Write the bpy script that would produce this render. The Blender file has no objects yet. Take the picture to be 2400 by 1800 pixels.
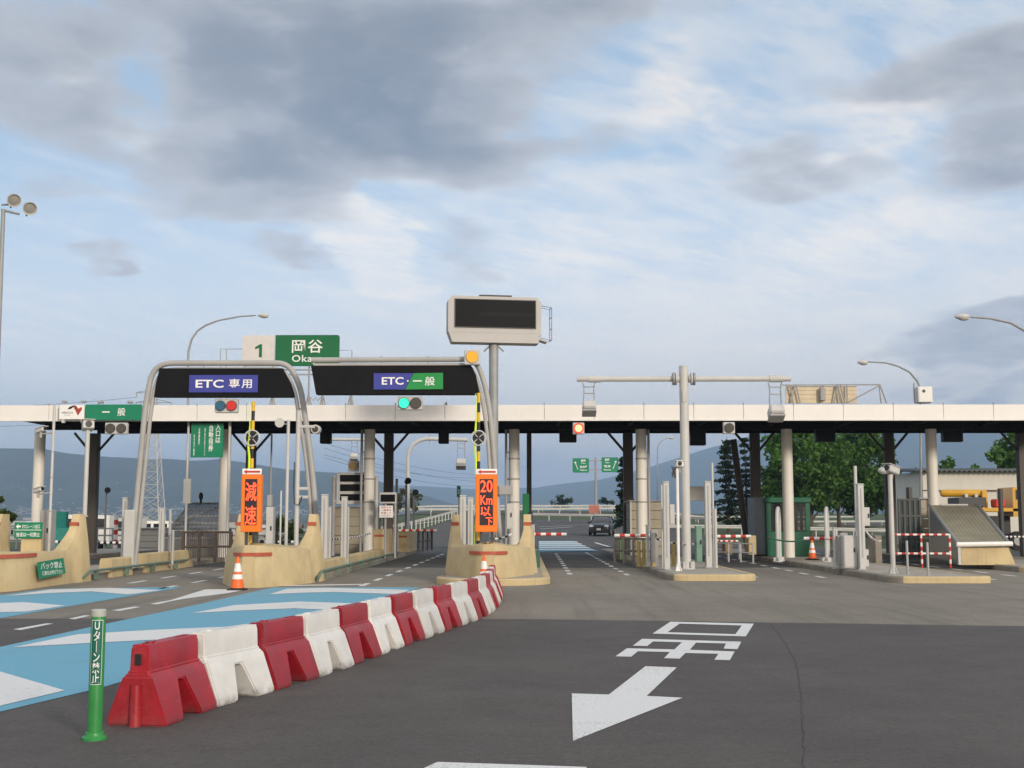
import bpy, bmesh, math, random
from mathutils import Vector, Matrix, Euler
random.seed(7)
R = math.radians
SC = bpy.context.scene
COL = SC.collection
# ------------------------------------------------------------------ camera
FPX, HZ, VX, CAMH = 2900.0, 1220.0, 1229.0, 1.5      # focal length, horizon and lane vanishing point in a 2400x1800 picture
PITCH = math.atan((HZ - 900) / FPX)
YAW = math.atan((VX - 1200) / FPX * math.cos(PITCH))
cam_d = bpy.data.cameras.new('camera'); cam = bpy.data.objects.new('camera', cam_d); COL.objects.link(cam)
cam_d.sensor_width = 36; cam_d.lens = FPX / 2400 * 36; cam_d.clip_end = 30000; cam_d.clip_start = 0.05
cam.location = (0, 0, CAMH); cam.rotation_euler = (R(90) + PITCH, 0, YAW)
SC.camera = cam
CR = Euler((R(90) + PITCH, 0, YAW)).to_matrix()
def ray(px, py):
    d = CR @ Vector(((px - 1200) / FPX, (900 - py) / FPX, -1)); return d
def at(px, py, Y):
    d = ray(px, py); t = Y / d.y; return Vector((d.x * t, Y, CAMH + d.z * t))
def gr(px, py, z=0.0):
    d = ray(px, py); t = (z - CAMH) / d.z; return Vector((d.x * t, d.y * t, z))
# ------------------------------------------------------------------ render settings
SC.view_settings.view_transform = 'Standard'; SC.view_settings.look = 'None'
SC.view_settings.exposure = 0.12; SC.view_settings.gamma = 1.0
SC.render.engine = 'CYCLES'
SC.cycles.use_denoising = True
try: SC.cycles.denoising_prefilter = 'ACCURATE'; SC.cycles.denoising_input_passes = 'RGB_ALBEDO_NORMAL'
except Exception: pass
SC.cycles.max_bounces = 6; SC.cycles.diffuse_bounces = 3; SC.cycles.glossy_bounces = 3
SC.cycles.transparent_max_bounces = 8; SC.cycles.volume_bounces = 0
SC.cycles.sample_clamp_indirect = 4
# ------------------------------------------------------------------ sun and sky
SUN_EL, SUN_AZ = R(17), R(148)          # azimuth clockwise from +Y: behind the camera, to the right
sun_d = bpy.data.lights.new('sun', 'SUN'); sun = bpy.data.objects.new('sun', sun_d); COL.objects.link(sun)
sun_d.energy = 2.4; sun_d.angle = R(9); sun_d.color = (1.0, 0.88, 0.74)
sdir = Vector((math.sin(SUN_AZ) * math.cos(SUN_EL), math.cos(SUN_AZ) * math.cos(SUN_EL), math.sin(SUN_EL)))
sun.rotation_euler = sdir.to_track_quat('Z', 'Y').to_euler()
sun.location = (20, -30, 40)

class S:                                # a tiny expression layer over shader math nodes
    nt = None
    def __init__(s, sock): s.s = sock
    @staticmethod
    def m(op, *a, clamp=False):
        n = S.nt.nodes.new('ShaderNodeMath'); n.operation = op; n.use_clamp = clamp
        for i, v in enumerate(a):
            if isinstance(v, S): S.nt.links.new(v.s, n.inputs[i])
            else: n.inputs[i].default_value = v
        return S(n.outputs[0])
    def __add__(s, o): return S.m('ADD', s, o)
    __radd__ = __add__
    def __sub__(s, o): return S.m('SUBTRACT', s, o)
    def __rsub__(s, o): return S.m('SUBTRACT', o, s)
    def __mul__(s, o): return S.m('MULTIPLY', s, o)
    __rmul__ = __mul__
    def __truediv__(s, o): return S.m('DIVIDE', s, o)
    def __rtruediv__(s, o): return S.m('DIVIDE', o, s)
    def max(s, o): return S.m('MAXIMUM', s, o)
    def min(s, o): return S.m('MINIMUM', s, o)
    def abs(s): return S.m('ABSOLUTE', s)
    def step(s, a, b):
        n = S.nt.nodes.new('ShaderNodeMapRange'); n.interpolation_type = 'SMOOTHSTEP'
        S.nt.links.new(s.s, n.inputs[0]); n.inputs[1].default_value = a; n.inputs[2].default_value = b
        return S(n.outputs[0])
def comb(x, y, z=0.0):
    n = S.nt.nodes.new('ShaderNodeCombineXYZ')
    for i, v in enumerate((x, y, z)):
        if isinstance(v, S): S.nt.links.new(v.s, n.inputs[i])
        else: n.inputs[i].default_value = v
    return n.outputs[0]
def noise(vec, scale, detail=5, rough=0.55, dist=0.0):
    n = S.nt.nodes.new('ShaderNodeTexNoise')
    if vec is not None: S.nt.links.new(vec, n.inputs['Vector'])
    n.inputs['Scale'].default_value = scale; n.inputs['Detail'].default_value = detail
    n.inputs['Roughness'].default_value = rough; n.inputs['Distortion'].default_value = dist
    return S(n.outputs[0])
def mix(f, a, b, blend='MIX'):
    n = S.nt.nodes.new('ShaderNodeMix'); n.data_type = 'RGBA'; n.blend_type = blend
    for i, v in ((0, f), (6, a), (7, b)):
        if isinstance(v, S): S.nt.links.new(v.s, n.inputs[i])
        elif isinstance(v, bpy.types.NodeSocket): S.nt.links.new(v, n.inputs[i])
        elif i == 0: n.inputs[0].default_value = v
        else: n.inputs[i].default_value = (*v[:3], 1)
    return n.outputs[2]
def lin(r, g, b):                       # 0-255 picture value to linear
    return tuple(((c / 255) / 12.92 if c <= 10 else ((c / 255 + 0.055) / 1.055) ** 2.4) for c in (r, g, b))

W = bpy.data.worlds.new('World'); SC.world = W; W.use_nodes = True
S.nt = W.node_tree; S.nt.nodes.clear()
KS = 0.1
def sk(r, g, b): return tuple(c / KS for c in lin(r, g, b))
tc = S.nt.nodes.new('ShaderNodeTexCoord')
sx = S.nt.nodes.new('ShaderNodeSeparateXYZ'); S.nt.links.new(tc.outputs['Generated'], sx.inputs[0])
dx, dy, dz = (S(sx.outputs[i]) for i in range(3))
ya = dy.abs().max(0.12)
a_, b_ = dx / ya, dz / ya
nish = S.nt.nodes.new('ShaderNodeTexSky'); nish.sky_type = 'NISHITA'; nish.sun_disc = False
nish.sun_elevation = SUN_EL; nish.sun_rotation = SUN_AZ; nish.air_density = 1.0; nish.dust_density = 1.5; nish.ozone_density = 1.5
pc = 1.0 / (b_.max(0.0) + 0.30)         # cloud layer seen in perspective: flatter towards the horizon
cv = comb(a_ * pc * 1.35, pc * 1.9)
wob = noise(cv, 2.2, 4, 0.5)
wob2 = noise(comb(a_ * pc * 1.35 + 7.3, pc * 1.9 + 3.1), 2.2, 4, 0.5)
aw = a_ + (wob - 0.5) * 0.13
bw = b_ + (wob2 - 0.5) * 0.12
fine = noise(cv, 7.0, 8, 0.6, 0.4)
big = noise(cv, 3.0, 7, 0.55, 0.3)
def ab(px, py):
    d = ray(px, py); return d.x / d.y, d.z / d.y
def blob(px, py, rx, ry, rot=0.0, w=1.0, p=0.0):
    a0, b0 = ab(px, py); c, s = math.cos(R(rot)), math.sin(R(rot)); rx /= FPX; ry /= FPX
    u, v = aw - a0, bw - b0
    q = (u * (c / rx) + v * (s / rx)); r = (v * (c / ry) - u * (s / ry))
    d2 = q * q + r * r
    return (1.0 - d2).max(0.0) * w
def acc(bl):
    t = bl[0]
    for b in bl[1:]: t = t + b
    return t
front = dy.step(0.0, 0.25)
dark = acc([blob(700, 160, 640, 330, -14, 1.15), blob(1130, 60, 480, 250, 8, .62), blob(560, 430, 340, 150, -8, .75), blob(980, 340, 330, 150, -14, .8),
            blob(130, 240, 330, 150, -20, .62), blob(60, 40, 240, 130, 0, .7), blob(1500, -10, 480, 100, 4, .38)])
dark2 = acc([blob(2300, 130, 400, 130, 16, 1.0), blob(2340, 330, 260, 130, 20, .8), blob(1880, 390, 260, 70, 8, .55), blob(2300, 430, 330, 70, 10, .5),
             blob(2320, 790, 430, 70, 12, .75), blob(2330, 900, 300, 60, 12, .5), blob(690, 600, 120, 36, 0, .6), blob(240, 612, 110, 24, 0, .5),
             blob(1080, 590, 150, 40, 5, .38), blob(1330, 330, 260, 70, 6, .38), blob(1950, 200, 190, 60, 10, .35), blob(120, 440, 170, 40, 0, .35)])
cu = noise(comb(a_ * pc * 1.35 + wob * .3, pc * 1.9 + wob2 * .3), 13.0, 6, 0.6, 0.2)
dd = dark * (0.70 + big * 0.55 + (fine - 0.5) * 1.25 + (cu - 0.5) * .7) - blob(335, 170, 110, 190, -20, .42) + dark2 * (0.55 + big * 0.7 + (fine - 0.5) * 1.5 + (cu - 0.5) * .7)
# thin high streaks, sheared up to the right
sv = comb(a_ * pc * 1.3 + pc * 1.2 + wob * 0.22, pc * 3.4 - a_ * pc * 1.7 + wob2 * 0.22)
str_ = noise(sv, 2.4, 8, 0.60, 0.5)
str2 = noise(sv, 7.5, 7, 0.65, 0.4)
side = a_.step(-0.34, 0.22)             # thicker veil on the right
veil = (str_ * 0.68 + str2 * 0.32 + side * 0.12 - 0.06).step(0.38, 0.70)
lowveil = 1.0 - b_.step(0.03, 0.26)
blue = mix(b_.step(0.0, 0.42), sk(220, 229, 238), sk(158, 194, 232))
base = mix(0.9, nish.outputs[0], blue)
wisps = acc([blob(800, 540, 230, 80, -28, 1.0), blob(900, 620, 90, 60, -40, .7), blob(330, 300, 240, 90, -35, .75), blob(170, 110, 150, 90, -30, .6), blob(1350, 600, 300, 160, 0, .45), blob(2080, 230, 260, 130, 15, .9), blob(1600, 250, 200, 120, 20, .5), blob(1580, 150, 120, 90, 30, .6), blob(2000, 560, 420, 120, 14, .5)])
wm = (wisps * (str_ * 1.1 + str2 * .9 + fine * 0.5 - 0.35)).step(0.05, 0.8)
veil = (veil * 0.66 + wm * 0.6).min(0.94)
c1 = mix(veil, base, sk(236, 235, 236))
c2 = mix(lowveil * (0.40 + side * 0.40), c1, sk(244, 234, 224))
dm = dd.step(0.05, 0.55)
core = dd.step(0.30, 1.45)
ccol = mix(core, sk(186, 190, 200), sk(108, 120, 140))
ccol = mix((fine * .6 + cu * .4 - 0.3).step(0.05, 0.4) * 0.45, ccol, sk(166, 171, 181))
c3 = mix(dm * 0.93, c2, ccol)
# blue-grey bank low over the far hills
bank = (1.0 - (b_ + (big - 0.5) * 0.03).step(0.035, 0.082)) * (0.85 - a_.step(-0.2, 0.35) * 0.25)
c4 = mix(bank, c3, sk(140, 158, 188))
# behind the camera the evening sun lights a brighter, warmer sky
back = mix(b_.step(0.0, 0.9), sk(255, 238, 216), sk(226, 228, 232))
back = mix((big * 0.6 + fine * 0.4).step(0.45, 0.7) * 0.7, back, sk(244, 240, 238))
upper = mix(dz.step(0.45, 0.85), c4, sk(205, 208, 214))
glow = 1.05 + (1.0 - b_.step(0.05, 0.42)) * 0.56
gv = S.nt.nodes.new('ShaderNodeVectorMath'); gv.operation = 'SCALE'; S.nt.links.new(upper, gv.inputs[0]); S.nt.links.new(glow.s, gv.inputs['Scale'])
gm = S.nt.nodes.new('ShaderNodeVectorMath'); gm.operation = 'MULTIPLY'; S.nt.links.new(gv.outputs[0], gm.inputs[0]); gm.inputs[1].default_value = (1.06, 1.02, .965)
c5 = mix(front, back, gm.outputs[0])
bg = S.nt.nodes.new('ShaderNodeBackground'); bg.inputs['Strength'].default_value = KS
S.nt.links.new(c5, bg.inputs[0])
wo = S.nt.nodes.new('ShaderNodeOutputWorld'); S.nt.links.new(bg.outputs[0], wo.inputs[0])

# ------------------------------------------------------------------ materials
MATS = {}
def mat(name, col, rough=0.6, metal=0.0, var=0.12, scale=3.0, bump=0.0, bscale=40.0, dirt=0.0, dirtcol=(0.10, 0.085, 0.065), streak=0.0, spec=0.4, coat=0.0):
    if name in MATS: return MATS[name]
    m = bpy.data.materials.new(name); m.use_nodes = True; nt = m.node_tree; S.nt = nt
    bs = nt.nodes['Principled BSDF']
    t = nt.nodes.new('ShaderNodeTexCoord').outputs['Object']
    n1 = noise(t, scale, 6, 0.6)
    lo = tuple(c * (1 - var) for c in col); hi = tuple(min(1, c * (1 + var)) for c in col)
    c = mix(n1.step(0.3, 0.7), lo, hi)
    if dirt:
        d = noise(t, scale * 0.6, 8, 0.7, 0.6)
        c = mix(d.step(0.52, 0.78) * dirt, c, dirtcol)
    if streak:
        mp = nt.nodes.new('ShaderNodeMapping'); mp.inputs['Scale'].default_value = (9, 9, 0.5); nt.links.new(t, mp.inputs[0])
        d = noise(mp.outputs[0], 1.6, 5, 0.6)
        c = mix(d.step(0.5, 0.8) * streak, c, dirtcol)
    nt.links.new(c, bs.inputs['Base Color'])
    rr = (n1 - 0.5) * 0.25 + rough
    nt.links.new(rr.s, bs.inputs['Roughness'])
    bs.inputs['Metallic'].default_value = metal; bs.inputs['Specular IOR Level'].default_value = spec
    if coat: bs.inputs['Coat Weight'].default_value = coat; bs.inputs['Coat Roughness'].default_value = 0.1
    if bump:
        bn = nt.nodes.new('ShaderNodeBump'); bn.inputs['Strength'].default_value = bump; bn.inputs['Distance'].default_value = 0.02
        nt.links.new(noise(t, bscale, 4, 0.6).s, bn.inputs['Height']); nt.links.new(bn.outputs[0], bs.inputs['Normal'])
    MATS[name] = m; return m
def emit(name, col, strength, base=(0.02, 0.02, 0.02)):
    if name in MATS: return MATS[name]
    m = bpy.data.materials.new(name); m.use_nodes = True; nt = m.node_tree; S.nt = nt
    bs = nt.nodes['Principled BSDF']
    t = nt.nodes.new('ShaderNodeTexCoord').outputs['Object']
    f = noise(t, 60, 2, 0.5)
    nt.links.new(mix(f.step(0.2, 0.8), tuple(c * .9 for c in base), base), bs.inputs['Base Color'])
    bs.inputs['Emission Color'].default_value = (*col, 1)
    nt.links.new((f * 0.3 * strength + 0.85 * strength).s, bs.inputs['Emission Strength']); bs.inputs['Roughness'].default_value = 0.4
    MATS[name] = m; return m
def glass(name, tint, alpha=0.35, rough=0.08):
    if name in MATS: return MATS[name]
    m = bpy.data.materials.new(name); m.use_nodes = True; nt = m.node_tree; S.nt = nt
    bs = nt.nodes['Principled BSDF']; out = nt.nodes['Material Output']
    t = nt.nodes.new('ShaderNodeTexCoord').outputs['Object']
    c = mix(noise(t, 1.5, 5).step(0.3, 0.7), tuple(x * .8 for x in tint), tint)
    nt.links.new(c, bs.inputs['Base Color']); bs.inputs['Roughness'].default_value = rough
    tr = nt.nodes.new('ShaderNodeBsdfTransparent'); mx = nt.nodes.new('ShaderNodeMixShader'); mx.inputs[0].default_value = alpha
    nt.links.new(tr.outputs[0], mx.inputs[1]); nt.links.new(bs.outputs[0], mx.inputs[2]); nt.links.new(mx.outputs[0], out.inputs['Surface'])
    MATS[name] = m; return m
# ------------------------------------------------------------------ mesh builder
class MB:
    def __init__(s): s.v = []; s.f = []; s.mi = []; s.m = 0
    def add(s, vs, fs):
        o = len(s.v); s.v += [tuple(v) for v in vs]
        for f in fs: s.f.append([o + i for i in f]); s.mi.append(s.m)
        return s
    def box(s, c, d, rot=None, bev=0.0):
        x, y, z = d[0] / 2, d[1] / 2, d[2] / 2
        b = min(bev, x * .45, y * .45, z * .45)
        M = Matrix.Identity(3)
        if rot is not None: M = Euler(rot).to_matrix()
        c = Vector(c)
        if b <= 0:
            vs = [(i * x, j * y, k * z) for i in (-1, 1) for j in (-1, 1) for k in (-1, 1)]
            fs = [(0, 1, 3, 2), (4, 6, 7, 5), (0, 4, 5, 1), (2, 3, 7, 6), (0, 2, 6, 4), (1, 5, 7, 3)]
        else:
            vs = []; idx = {}
            for i in (-1, 1):
                for j in (-1, 1):
                    for k in (-1, 1):
                        for ax in range(3):
                            p = [i * (x - b), j * (y - b), k * (z - b)]; p[ax] = (i * x, j * y, k * z)[ax]
                            idx[i, j, k, ax] = len(vs); vs.append(tuple(p))
            g = lambda i, j, k, ax: idx[i, j, k, ax]
            fs = []
            for q in (-1, 1):
                A = [g(q, -1, -1, 0), g(q, 1, -1, 0), g(q, 1, 1, 0), g(q, -1, 1, 0)]; fs.append(A if q > 0 else A[::-1])
                A = [g(-1, q, -1, 1), g(-1, q, 1, 1), g(1, q, 1, 1), g(1, q, -1, 1)]; fs.append(A if q > 0 else A[::-1])
                A = [g(-1, -1, q, 2), g(1, -1, q, 2), g(1, 1, q, 2), g(-1, 1, q, 2)]; fs.append(A if q > 0 else A[::-1])
            for p in (-1, 1):
                for q in (-1, 1):
                    A = [g(-1, p, q, 1), g(1, p, q, 1), g(1, p, q, 2), g(-1, p, q, 2)]; fs.append(A if p * q > 0 else A[::-1])
                    A = [g(p, -1, q, 2), g(p, 1, q, 2), g(p, 1, q, 0), g(p, -1, q, 0)]; fs.append(A if p * q > 0 else A[::-1])
                    A = [g(p, q, -1, 0), g(p, q, 1, 0), g(p, q, 1, 1), g(p, q, -1, 1)]; fs.append(A if p * q > 0 else A[::-1])
            for i in (-1, 1):
                for j in (-1, 1):
                    for k in (-1, 1):
                        A = [g(i, j, k, 0), g(i, j, k, 1), g(i, j, k, 2)]; fs.append(A if i * j * k > 0 else A[::-1])
        return s.add([c + M @ Vector(v) for v in vs], fs)
    def b2(s, x0, x1, y0, y1, z0, z1, bev=0.0):
        return s.box(((x0 + x1) / 2, (y0 + y1) / 2, (z0 + z1) / 2), (abs(x1 - x0), abs(y1 - y0), abs(z1 - z0)), None, bev)
    def ring(s, pts, rad, n=12, closed=False, caps=True):
        pts = [Vector(p) for p in pts]
        if not isinstance(rad, (list, tuple)): rad = [rad] * len(pts)
        o = len(s.v); N = len(pts); prev = None
        for i, p in enumerate(pts):
            if closed: t = pts[(i + 1) % N] - pts[i - 1]
            else: t = pts[min(i + 1, N - 1)] - pts[max(i - 1, 0)]
            t.normalize()
            if prev is None:
                a = Vector((0, 0, 1)) if abs(t.z) < 0.9 else Vector((1, 0, 0))
                u = t.cross(a).normalized()
            else: u = (prev - t * prev.dot(t)).normalized()
            prev = u; w = t.cross(u)
            for k in range(n):
                th = 2 * math.pi * k / n
                s.v.append(tuple(p + (u * math.cos(th) + w * math.sin(th)) * rad[i]))
        for i in range(N if closed else N - 1):
            j = (i + 1) % N
            for k in range(n):
                l = (k + 1) % n
                s.f.append([o + i * n + k, o + i * n + l, o + j * n + l, o + j * n + k]); s.mi.append(s.m)
        if caps and not closed:
            s.f.append([o + k for k in range(n)][::-1]); s.mi.append(s.m)
            s.f.append([o + (N - 1) * n + k for k in range(n)]); s.mi.append(s.m)
        return s
    def cyl(s, p0, p1, r0, r1=None, n=16): return s.ring([p0, p1], [r0, r0 if r1 is None else r1], n)
    def lathe(s, prof, c=(0, 0, 0), n=24):
        return s.ring([(c[0], c[1], c[2] + z + 1e-6 * i) for i, (r, z) in enumerate(prof)], [max(r, 1e-4) for r, z in prof], n) if False else s._lathe(prof, c, n)
    def _lathe(s, prof, c, n):
        o = len(s.v)
        for r, z in prof:
            for k in range(n):
                t = 2 * math.pi * k / n; s.v.append((c[0] + r * math.cos(t), c[1] + r * math.sin(t), c[2] + z))
        for i in range(len(prof) - 1):
            for k in range(n):
                l = (k + 1) % n
                s.f.append([o + i * n + k, o + i * n + l, o + (i + 1) * n + l, o + (i + 1) * n + k]); s.mi.append(s.m)
        s.f.append([o + k for k in range(n)][::-1]); s.mi.append(s.m)
        s.f.append([o + (len(prof) - 1) * n + k for k in range(n)]); s.mi.append(s.m)
        return s
    def prism(s, poly, a0, a1, axis='y'):        # poly in the plane normal to axis, extruded a0..a1
        n = len(poly); o = len(s.v)
        mk = {'y': lambda p, a: (p[0], a, p[1]), 'x': lambda p, a: (a, p[0], p[1]), 'z': lambda p, a: (p[0], p[1], a)}[axis]
        for a in (a0, a1): s.v += [mk(p, a) for p in poly]
        for i in range(n):
            j = (i + 1) % n; s.f.append([o + i, o + j, o + n + j, o + n + i]); s.mi.append(s.m)
        s.f.append([o + i for i in range(n)][::-1]); s.mi.append(s.m)
        s.f.append([o + n + i for i in range(n)]); s.mi.append(s.m)
        return s
    def disc(s, c, r, y0, y1, n=20, rin=0.0):     # a disc facing -Y
        pts = [(c[0] + r * math.cos(2 * math.pi * k / n), c[2] + r * math.sin(2 * math.pi * k / n)) for k in range(n)]
        return s.prism(pts, y0, y1)
    def sphere(s, c, r, n=12, sq=(1, 1, 1)):
        prof = [(0.0001, -1)] + [(math.sin(math.pi * i / (n // 2)), -math.cos(math.pi * i / (n // 2))) for i in range(1, n // 2)] + [(0.0001, 1)]
        o = len(s.v); s._lathe([(a * r, b * r) for a, b in prof], (0, 0, 0), n)
        for i in range(o, len(s.v)):
            v = s.v[i]; s.v[i] = (c[0] + v[0] * sq[0], c[1] + v[1] * sq[1], c[2] + v[2] * sq[2])
        return s
    def poly(s, pts): return s.add(pts, [list(range(len(pts)))])
    def sheet(s, rows):                           # grid of points
        o = len(s.v); n = len(rows[0])
        for r in rows: s.v += [tuple(p) for p in r]
        for i in range(len(rows) - 1):
            for k in range(n - 1):
                s.f.append([o + i * n + k, o + i * n + k + 1, o + (i + 1) * n + k + 1, o + (i + 1) * n + k]); s.mi.append(s.m)
        return s
    def build(s, name, mats, parent=None, smooth=True, loc=None, fix=True, sharp=32):
        me = bpy.data.meshes.new(name); me.from_pydata(s.v, [], s.f)
        if not isinstance(mats, (list, tuple)): mats = [mats]
        for m in mats: me.materials.append(m)
        if len(mats) > 1: me.polygons.foreach_set('material_index', s.mi)
        me.validate()
        if fix:
            bm = bmesh.new(); bm.from_mesh(me); bmesh.ops.recalc_face_normals(bm, faces=bm.faces); bm.to_mesh(me); bm.free()
        if smooth:
            me.shade_smooth(); me.set_sharp_from_angle(angle=R(sharp))
        o = bpy.data.objects.new(name, me); COL.objects.link(o)
        if parent is not None: o.parent = parent
        if loc is not None: o.location = loc
        return o
def tag(o, label, cat, group=None):
    o['label'] = label; o['category'] = cat
    if group: o['group'] = group
    return o
def thing(name, label, cat, loc=(0, 0, 0), rz=0.0, group=None):
    o = bpy.data.objects.new(name, None); COL.objects.link(o); o.empty_display_size = 0.2
    o.location = loc; o.rotation_euler = (0, 0, rz); return tag(o, label, cat, group)
def struct(o, kind='structure'): o['kind'] = kind; return o
def dup(root, loc, rz=None, label=None, name=None, scale=None):
    r = root.copy(); COL.objects.link(r); r.location = loc
    if rz is not None: r.rotation_euler = (0, 0, rz)
    if scale is not None: r.scale = scale
    if label: r['label'] = label
    for ch in list(root.children):
        c = ch.copy(); COL.objects.link(c); c.parent = r
        for g in list(ch.children):
            d = g.copy(); COL.objects.link(d); d.parent = c
    return r
# ------------------------------------------------------------------ writing
def glyphs(body, vertical=False, bold=0.0, ls=1.0, sp=1.0):
    c = bpy.data.curves.new('t', 'FONT'); c.body = '\n'.join(body) if vertical else body
    c.align_x = 'CENTER'; c.offset = bold; c.resolution_u = 3; c.space_line = ls; c.space_character = sp
    o = bpy.data.objects.new('t', c); COL.objects.link(o)
    me = bpy.data.meshes.new_from_object(o.evaluated_get(bpy.context.evaluated_depsgraph_get()))
    vs = [(v.co.x, v.co.y) for v in me.vertices]; fs = [list(p.vertices) for p in me.polygons]
    bpy.data.objects.remove(o); bpy.data.curves.remove(c); bpy.data.meshes.remove(me)
    return vs, fs
def lettering(body, cx, cz, w, h, y, mats, parent, vertical=False, bold=0.012, name='lettering', ls=1.0, sp=1.0, flip=False):
    vs, fs = glyphs(body, vertical, bold, ls, sp)
    x0, x1 = min(v[0] for v in vs), max(v[0] for v in vs); z0, z1 = min(v[1] for v in vs), max(v[1] for v in vs)
    mb = MB()
    k = -1 if flip else 1
    mb.add([(cx + k * ((vx - x0) / max(x1 - x0, 1e-6) - .5) * w, y, cz + ((vz - z0) / max(z1 - z0, 1e-6) - .5) * h) for vx, vz in vs], fs)
    return mb.build(name, mats, parent, smooth=False, fix=False)
# ------------------------------------------------------------------ ground, road, markings
def ss(a, b, x):
    t = min(1, max(0, (x - a) / (b - a))); return t * t * (3 - 2 * t)
def H(x, y):
    c = 3.4 * ss(70, 240, y)
    r = 3.2 * ss(150, 320, y)
    l = -0.6 * ss(60, 90, y) - 4.6 * ss(110, 420, y) + 19 * ss(420, 3200, y)
    kl = 1 - ss(-34, -16, x); kr = ss(14, 34, x)
    return c * (1 - kl) * (1 - kr) + l * kl + r * kr + 14 * ss(1500, 3500, y) * (1 - kl)
def grH(px, py):
    d = ray(px, py); y = 20.0
    best = None
    t = 5.0
    while t < 2000:
        p = Vector((d.x * t, d.y * t, CAMH + d.z * t))
        if p.z <= H(p.x, p.y): return Vector((p.x, p.y, H(p.x, p.y)))
        t *= 1.004
    return Vector((d.x * 200, d.y * 200, H(d.x * 200, d.y * 200)))
def spread(lo, hi, near, n):
    out = []
    for i in range(n + 1):
        u = -1 + 2 * i / n if lo < 0 else i / n
        out.append((abs(u) ** 3.2) * (hi if u > 0 else -lo) * (1 if u > 0 else -1))
    return out
def surf(name, col, col2, col3, sc=0.35, grain=220.0, gstr=0.35, rough=0.85, tracks=None, crack=0.0, bump=0.35):
    m = bpy.data.materials.new(name); m.use_nodes = True; nt = m.node_tree; S.nt = nt
    bs = nt.nodes['Principled BSDF']; tcn = nt.nodes.new('ShaderNodeTexCoord'); t = tcn.outputs['Object']
    sp = nt.nodes.new('ShaderNodeSeparateXYZ'); nt.links.new(t, sp.inputs[0]); X, Y = S(sp.outputs[0]), S(sp.outputs[1])
    a = noise(t, sc, 7, 0.62, 0.4); b = noise(t, sc * 6, 6, 0.6); g = noise(t, grain, 2, 0.7); g2 = noise(t, grain * .16, 5, .8)
    c = mix(a.step(0.32, 0.68), col, col2)
    c = mix((b.step(0.5, 0.8)) * 0.5, c, col3)
    str_v = comb(X * 1.3, Y * 0.05)
    st = noise(str_v, 1.6, 5, 0.6)
    if tracks:
        c = mix((st.step(0.45, 0.75)) * tracks, c, tuple(v * .55 for v in col))
    g3_ = noise(t, 16.0, 4, .85); g4_ = noise(t, 1.7, 6, .7)
    gg = (g2 - 0.5) * (gstr * 3.5) + (g3_ - 0.5) * (gstr * 3.6 if grain > 60 else 0.0) + (g4_ - .5) * (gstr * 1.1) + 1.0
    cc = nt.nodes.new('ShaderNodeVectorMath'); cc.operation = 'SCALE'; nt.links.new(c, cc.inputs[0]); nt.links.new(gg.s, cc.inputs['Scale'])
    cout = cc.outputs[0]
    if crack:
        vo = nt.nodes.new('ShaderNodeTexVoronoi'); vo.feature = 'DISTANCE_TO_EDGE'; vo.inputs['Scale'].default_value = 0.16
        wv = nt.nodes.new('ShaderNodeVectorMath'); wv.operation = 'ADD'; nt.links.new(t, wv.inputs[0])
        nn = nt.nodes.new('ShaderNodeTexNoise'); nn.inputs['Scale'].default_value = 0.8; nn.inputs['Detail'].default_value = 6; nt.links.new(t, nn.inputs['Vector'])
        ns = nt.nodes.new('ShaderNodeVectorMath'); ns.operation = 'SCALE'; ns.inputs['Scale'].default_value = 1.8; nt.links.new(nn.outputs['Color'], ns.inputs[0]); nt.links.new(ns.outputs[0], wv.inputs[1])
        nt.links.new(wv.outputs[0], vo.inputs['Vector'])
        cr = 1.0 - S(vo.outputs['Distance']).step(0.0008, 0.0032)
        cout = mix(cr * a.step(.40, .6) * crack, cout, tuple(v * .3 for v in col))
    nt.links.new(cout, bs.inputs['Base Color']); nt.links.new(((b - .5) * .2 + rough).s, bs.inputs['Roughness'])
    bs.inputs['Specular IOR Level'].default_value = 0.3
    bn = nt.nodes.new('ShaderNodeBump'); bn.inputs['Strength'].default_value = bump; bn.inputs['Distance'].default_value = 0.004
    nt.links.new((g * .6 + g2 * .4).s, bn.inputs['Height']); nt.links.new(bn.outputs[0], bs.inputs['Normal'])
    return m
M_ASPH = surf('asphalt', (.078, .070, .065), (.096, .086, .080), (.066, .060, .056), crack=0.0)
M_CONC = surf('worn_pavement', (.190, .170, .138), (.238, .213, .174), (.145, .131, .110), sc=.22, grain=150, gstr=.3, tracks=0.5)
M_LANE = surf('lane_asphalt', (.072, .070, .068), (.092, .088, .084), (.060, .059, .058), sc=.3, tracks=0.45)
M_GRND = surf('grass_soil', (.045, .070, .024), (.070, .090, .034), (.085, .075, .05), sc=.12, grain=30, gstr=.8, bump=.8)

mb = MB()
xs = sorted(set(spread(-5200, 5200, 0, 60) + [float(v) for v in range(-40, 46, 3)]))
ys = sorted(set([-120.0, -60, -20] + [float(v) for v in range(0, 60, 10)] + [60 + 6.0 * i for i in range(48)] + [350 + (i / 26) ** 2.2 * 9000 for i in range(27)]))
mb.sheet([[(x, y, H(x, y) - (0.05 if y < 360 else 0)) for x in xs] for y in ys])
struct(mb.build('ground', M_GRND, sharp=180))
_sr = random.Random(3); _sj = [_sr.uniform(-.02, .02) for _ in range(400)]
def seam(x): return 19.25 - (0.17 * x if x > 0 else 0.0) + _sj[int((x + 60) * 3) % 400]
mb = MB(); xs = [-60, -40, -30] + [-22 + .34 * i for i in range(113)] + [22, 40, 60]
mb.sheet([[(x, -40, 0) for x in xs], [(x, 0, 0) for x in xs], [(x, seam(min(x, 16)), 0) for x in xs]])
struct(mb.build('road', M_ASPH))
mb = MB(); xs = [-60, -40, -30] + [-22 + .34 * i for i in range(113)] + [22, 40, 60]
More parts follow.
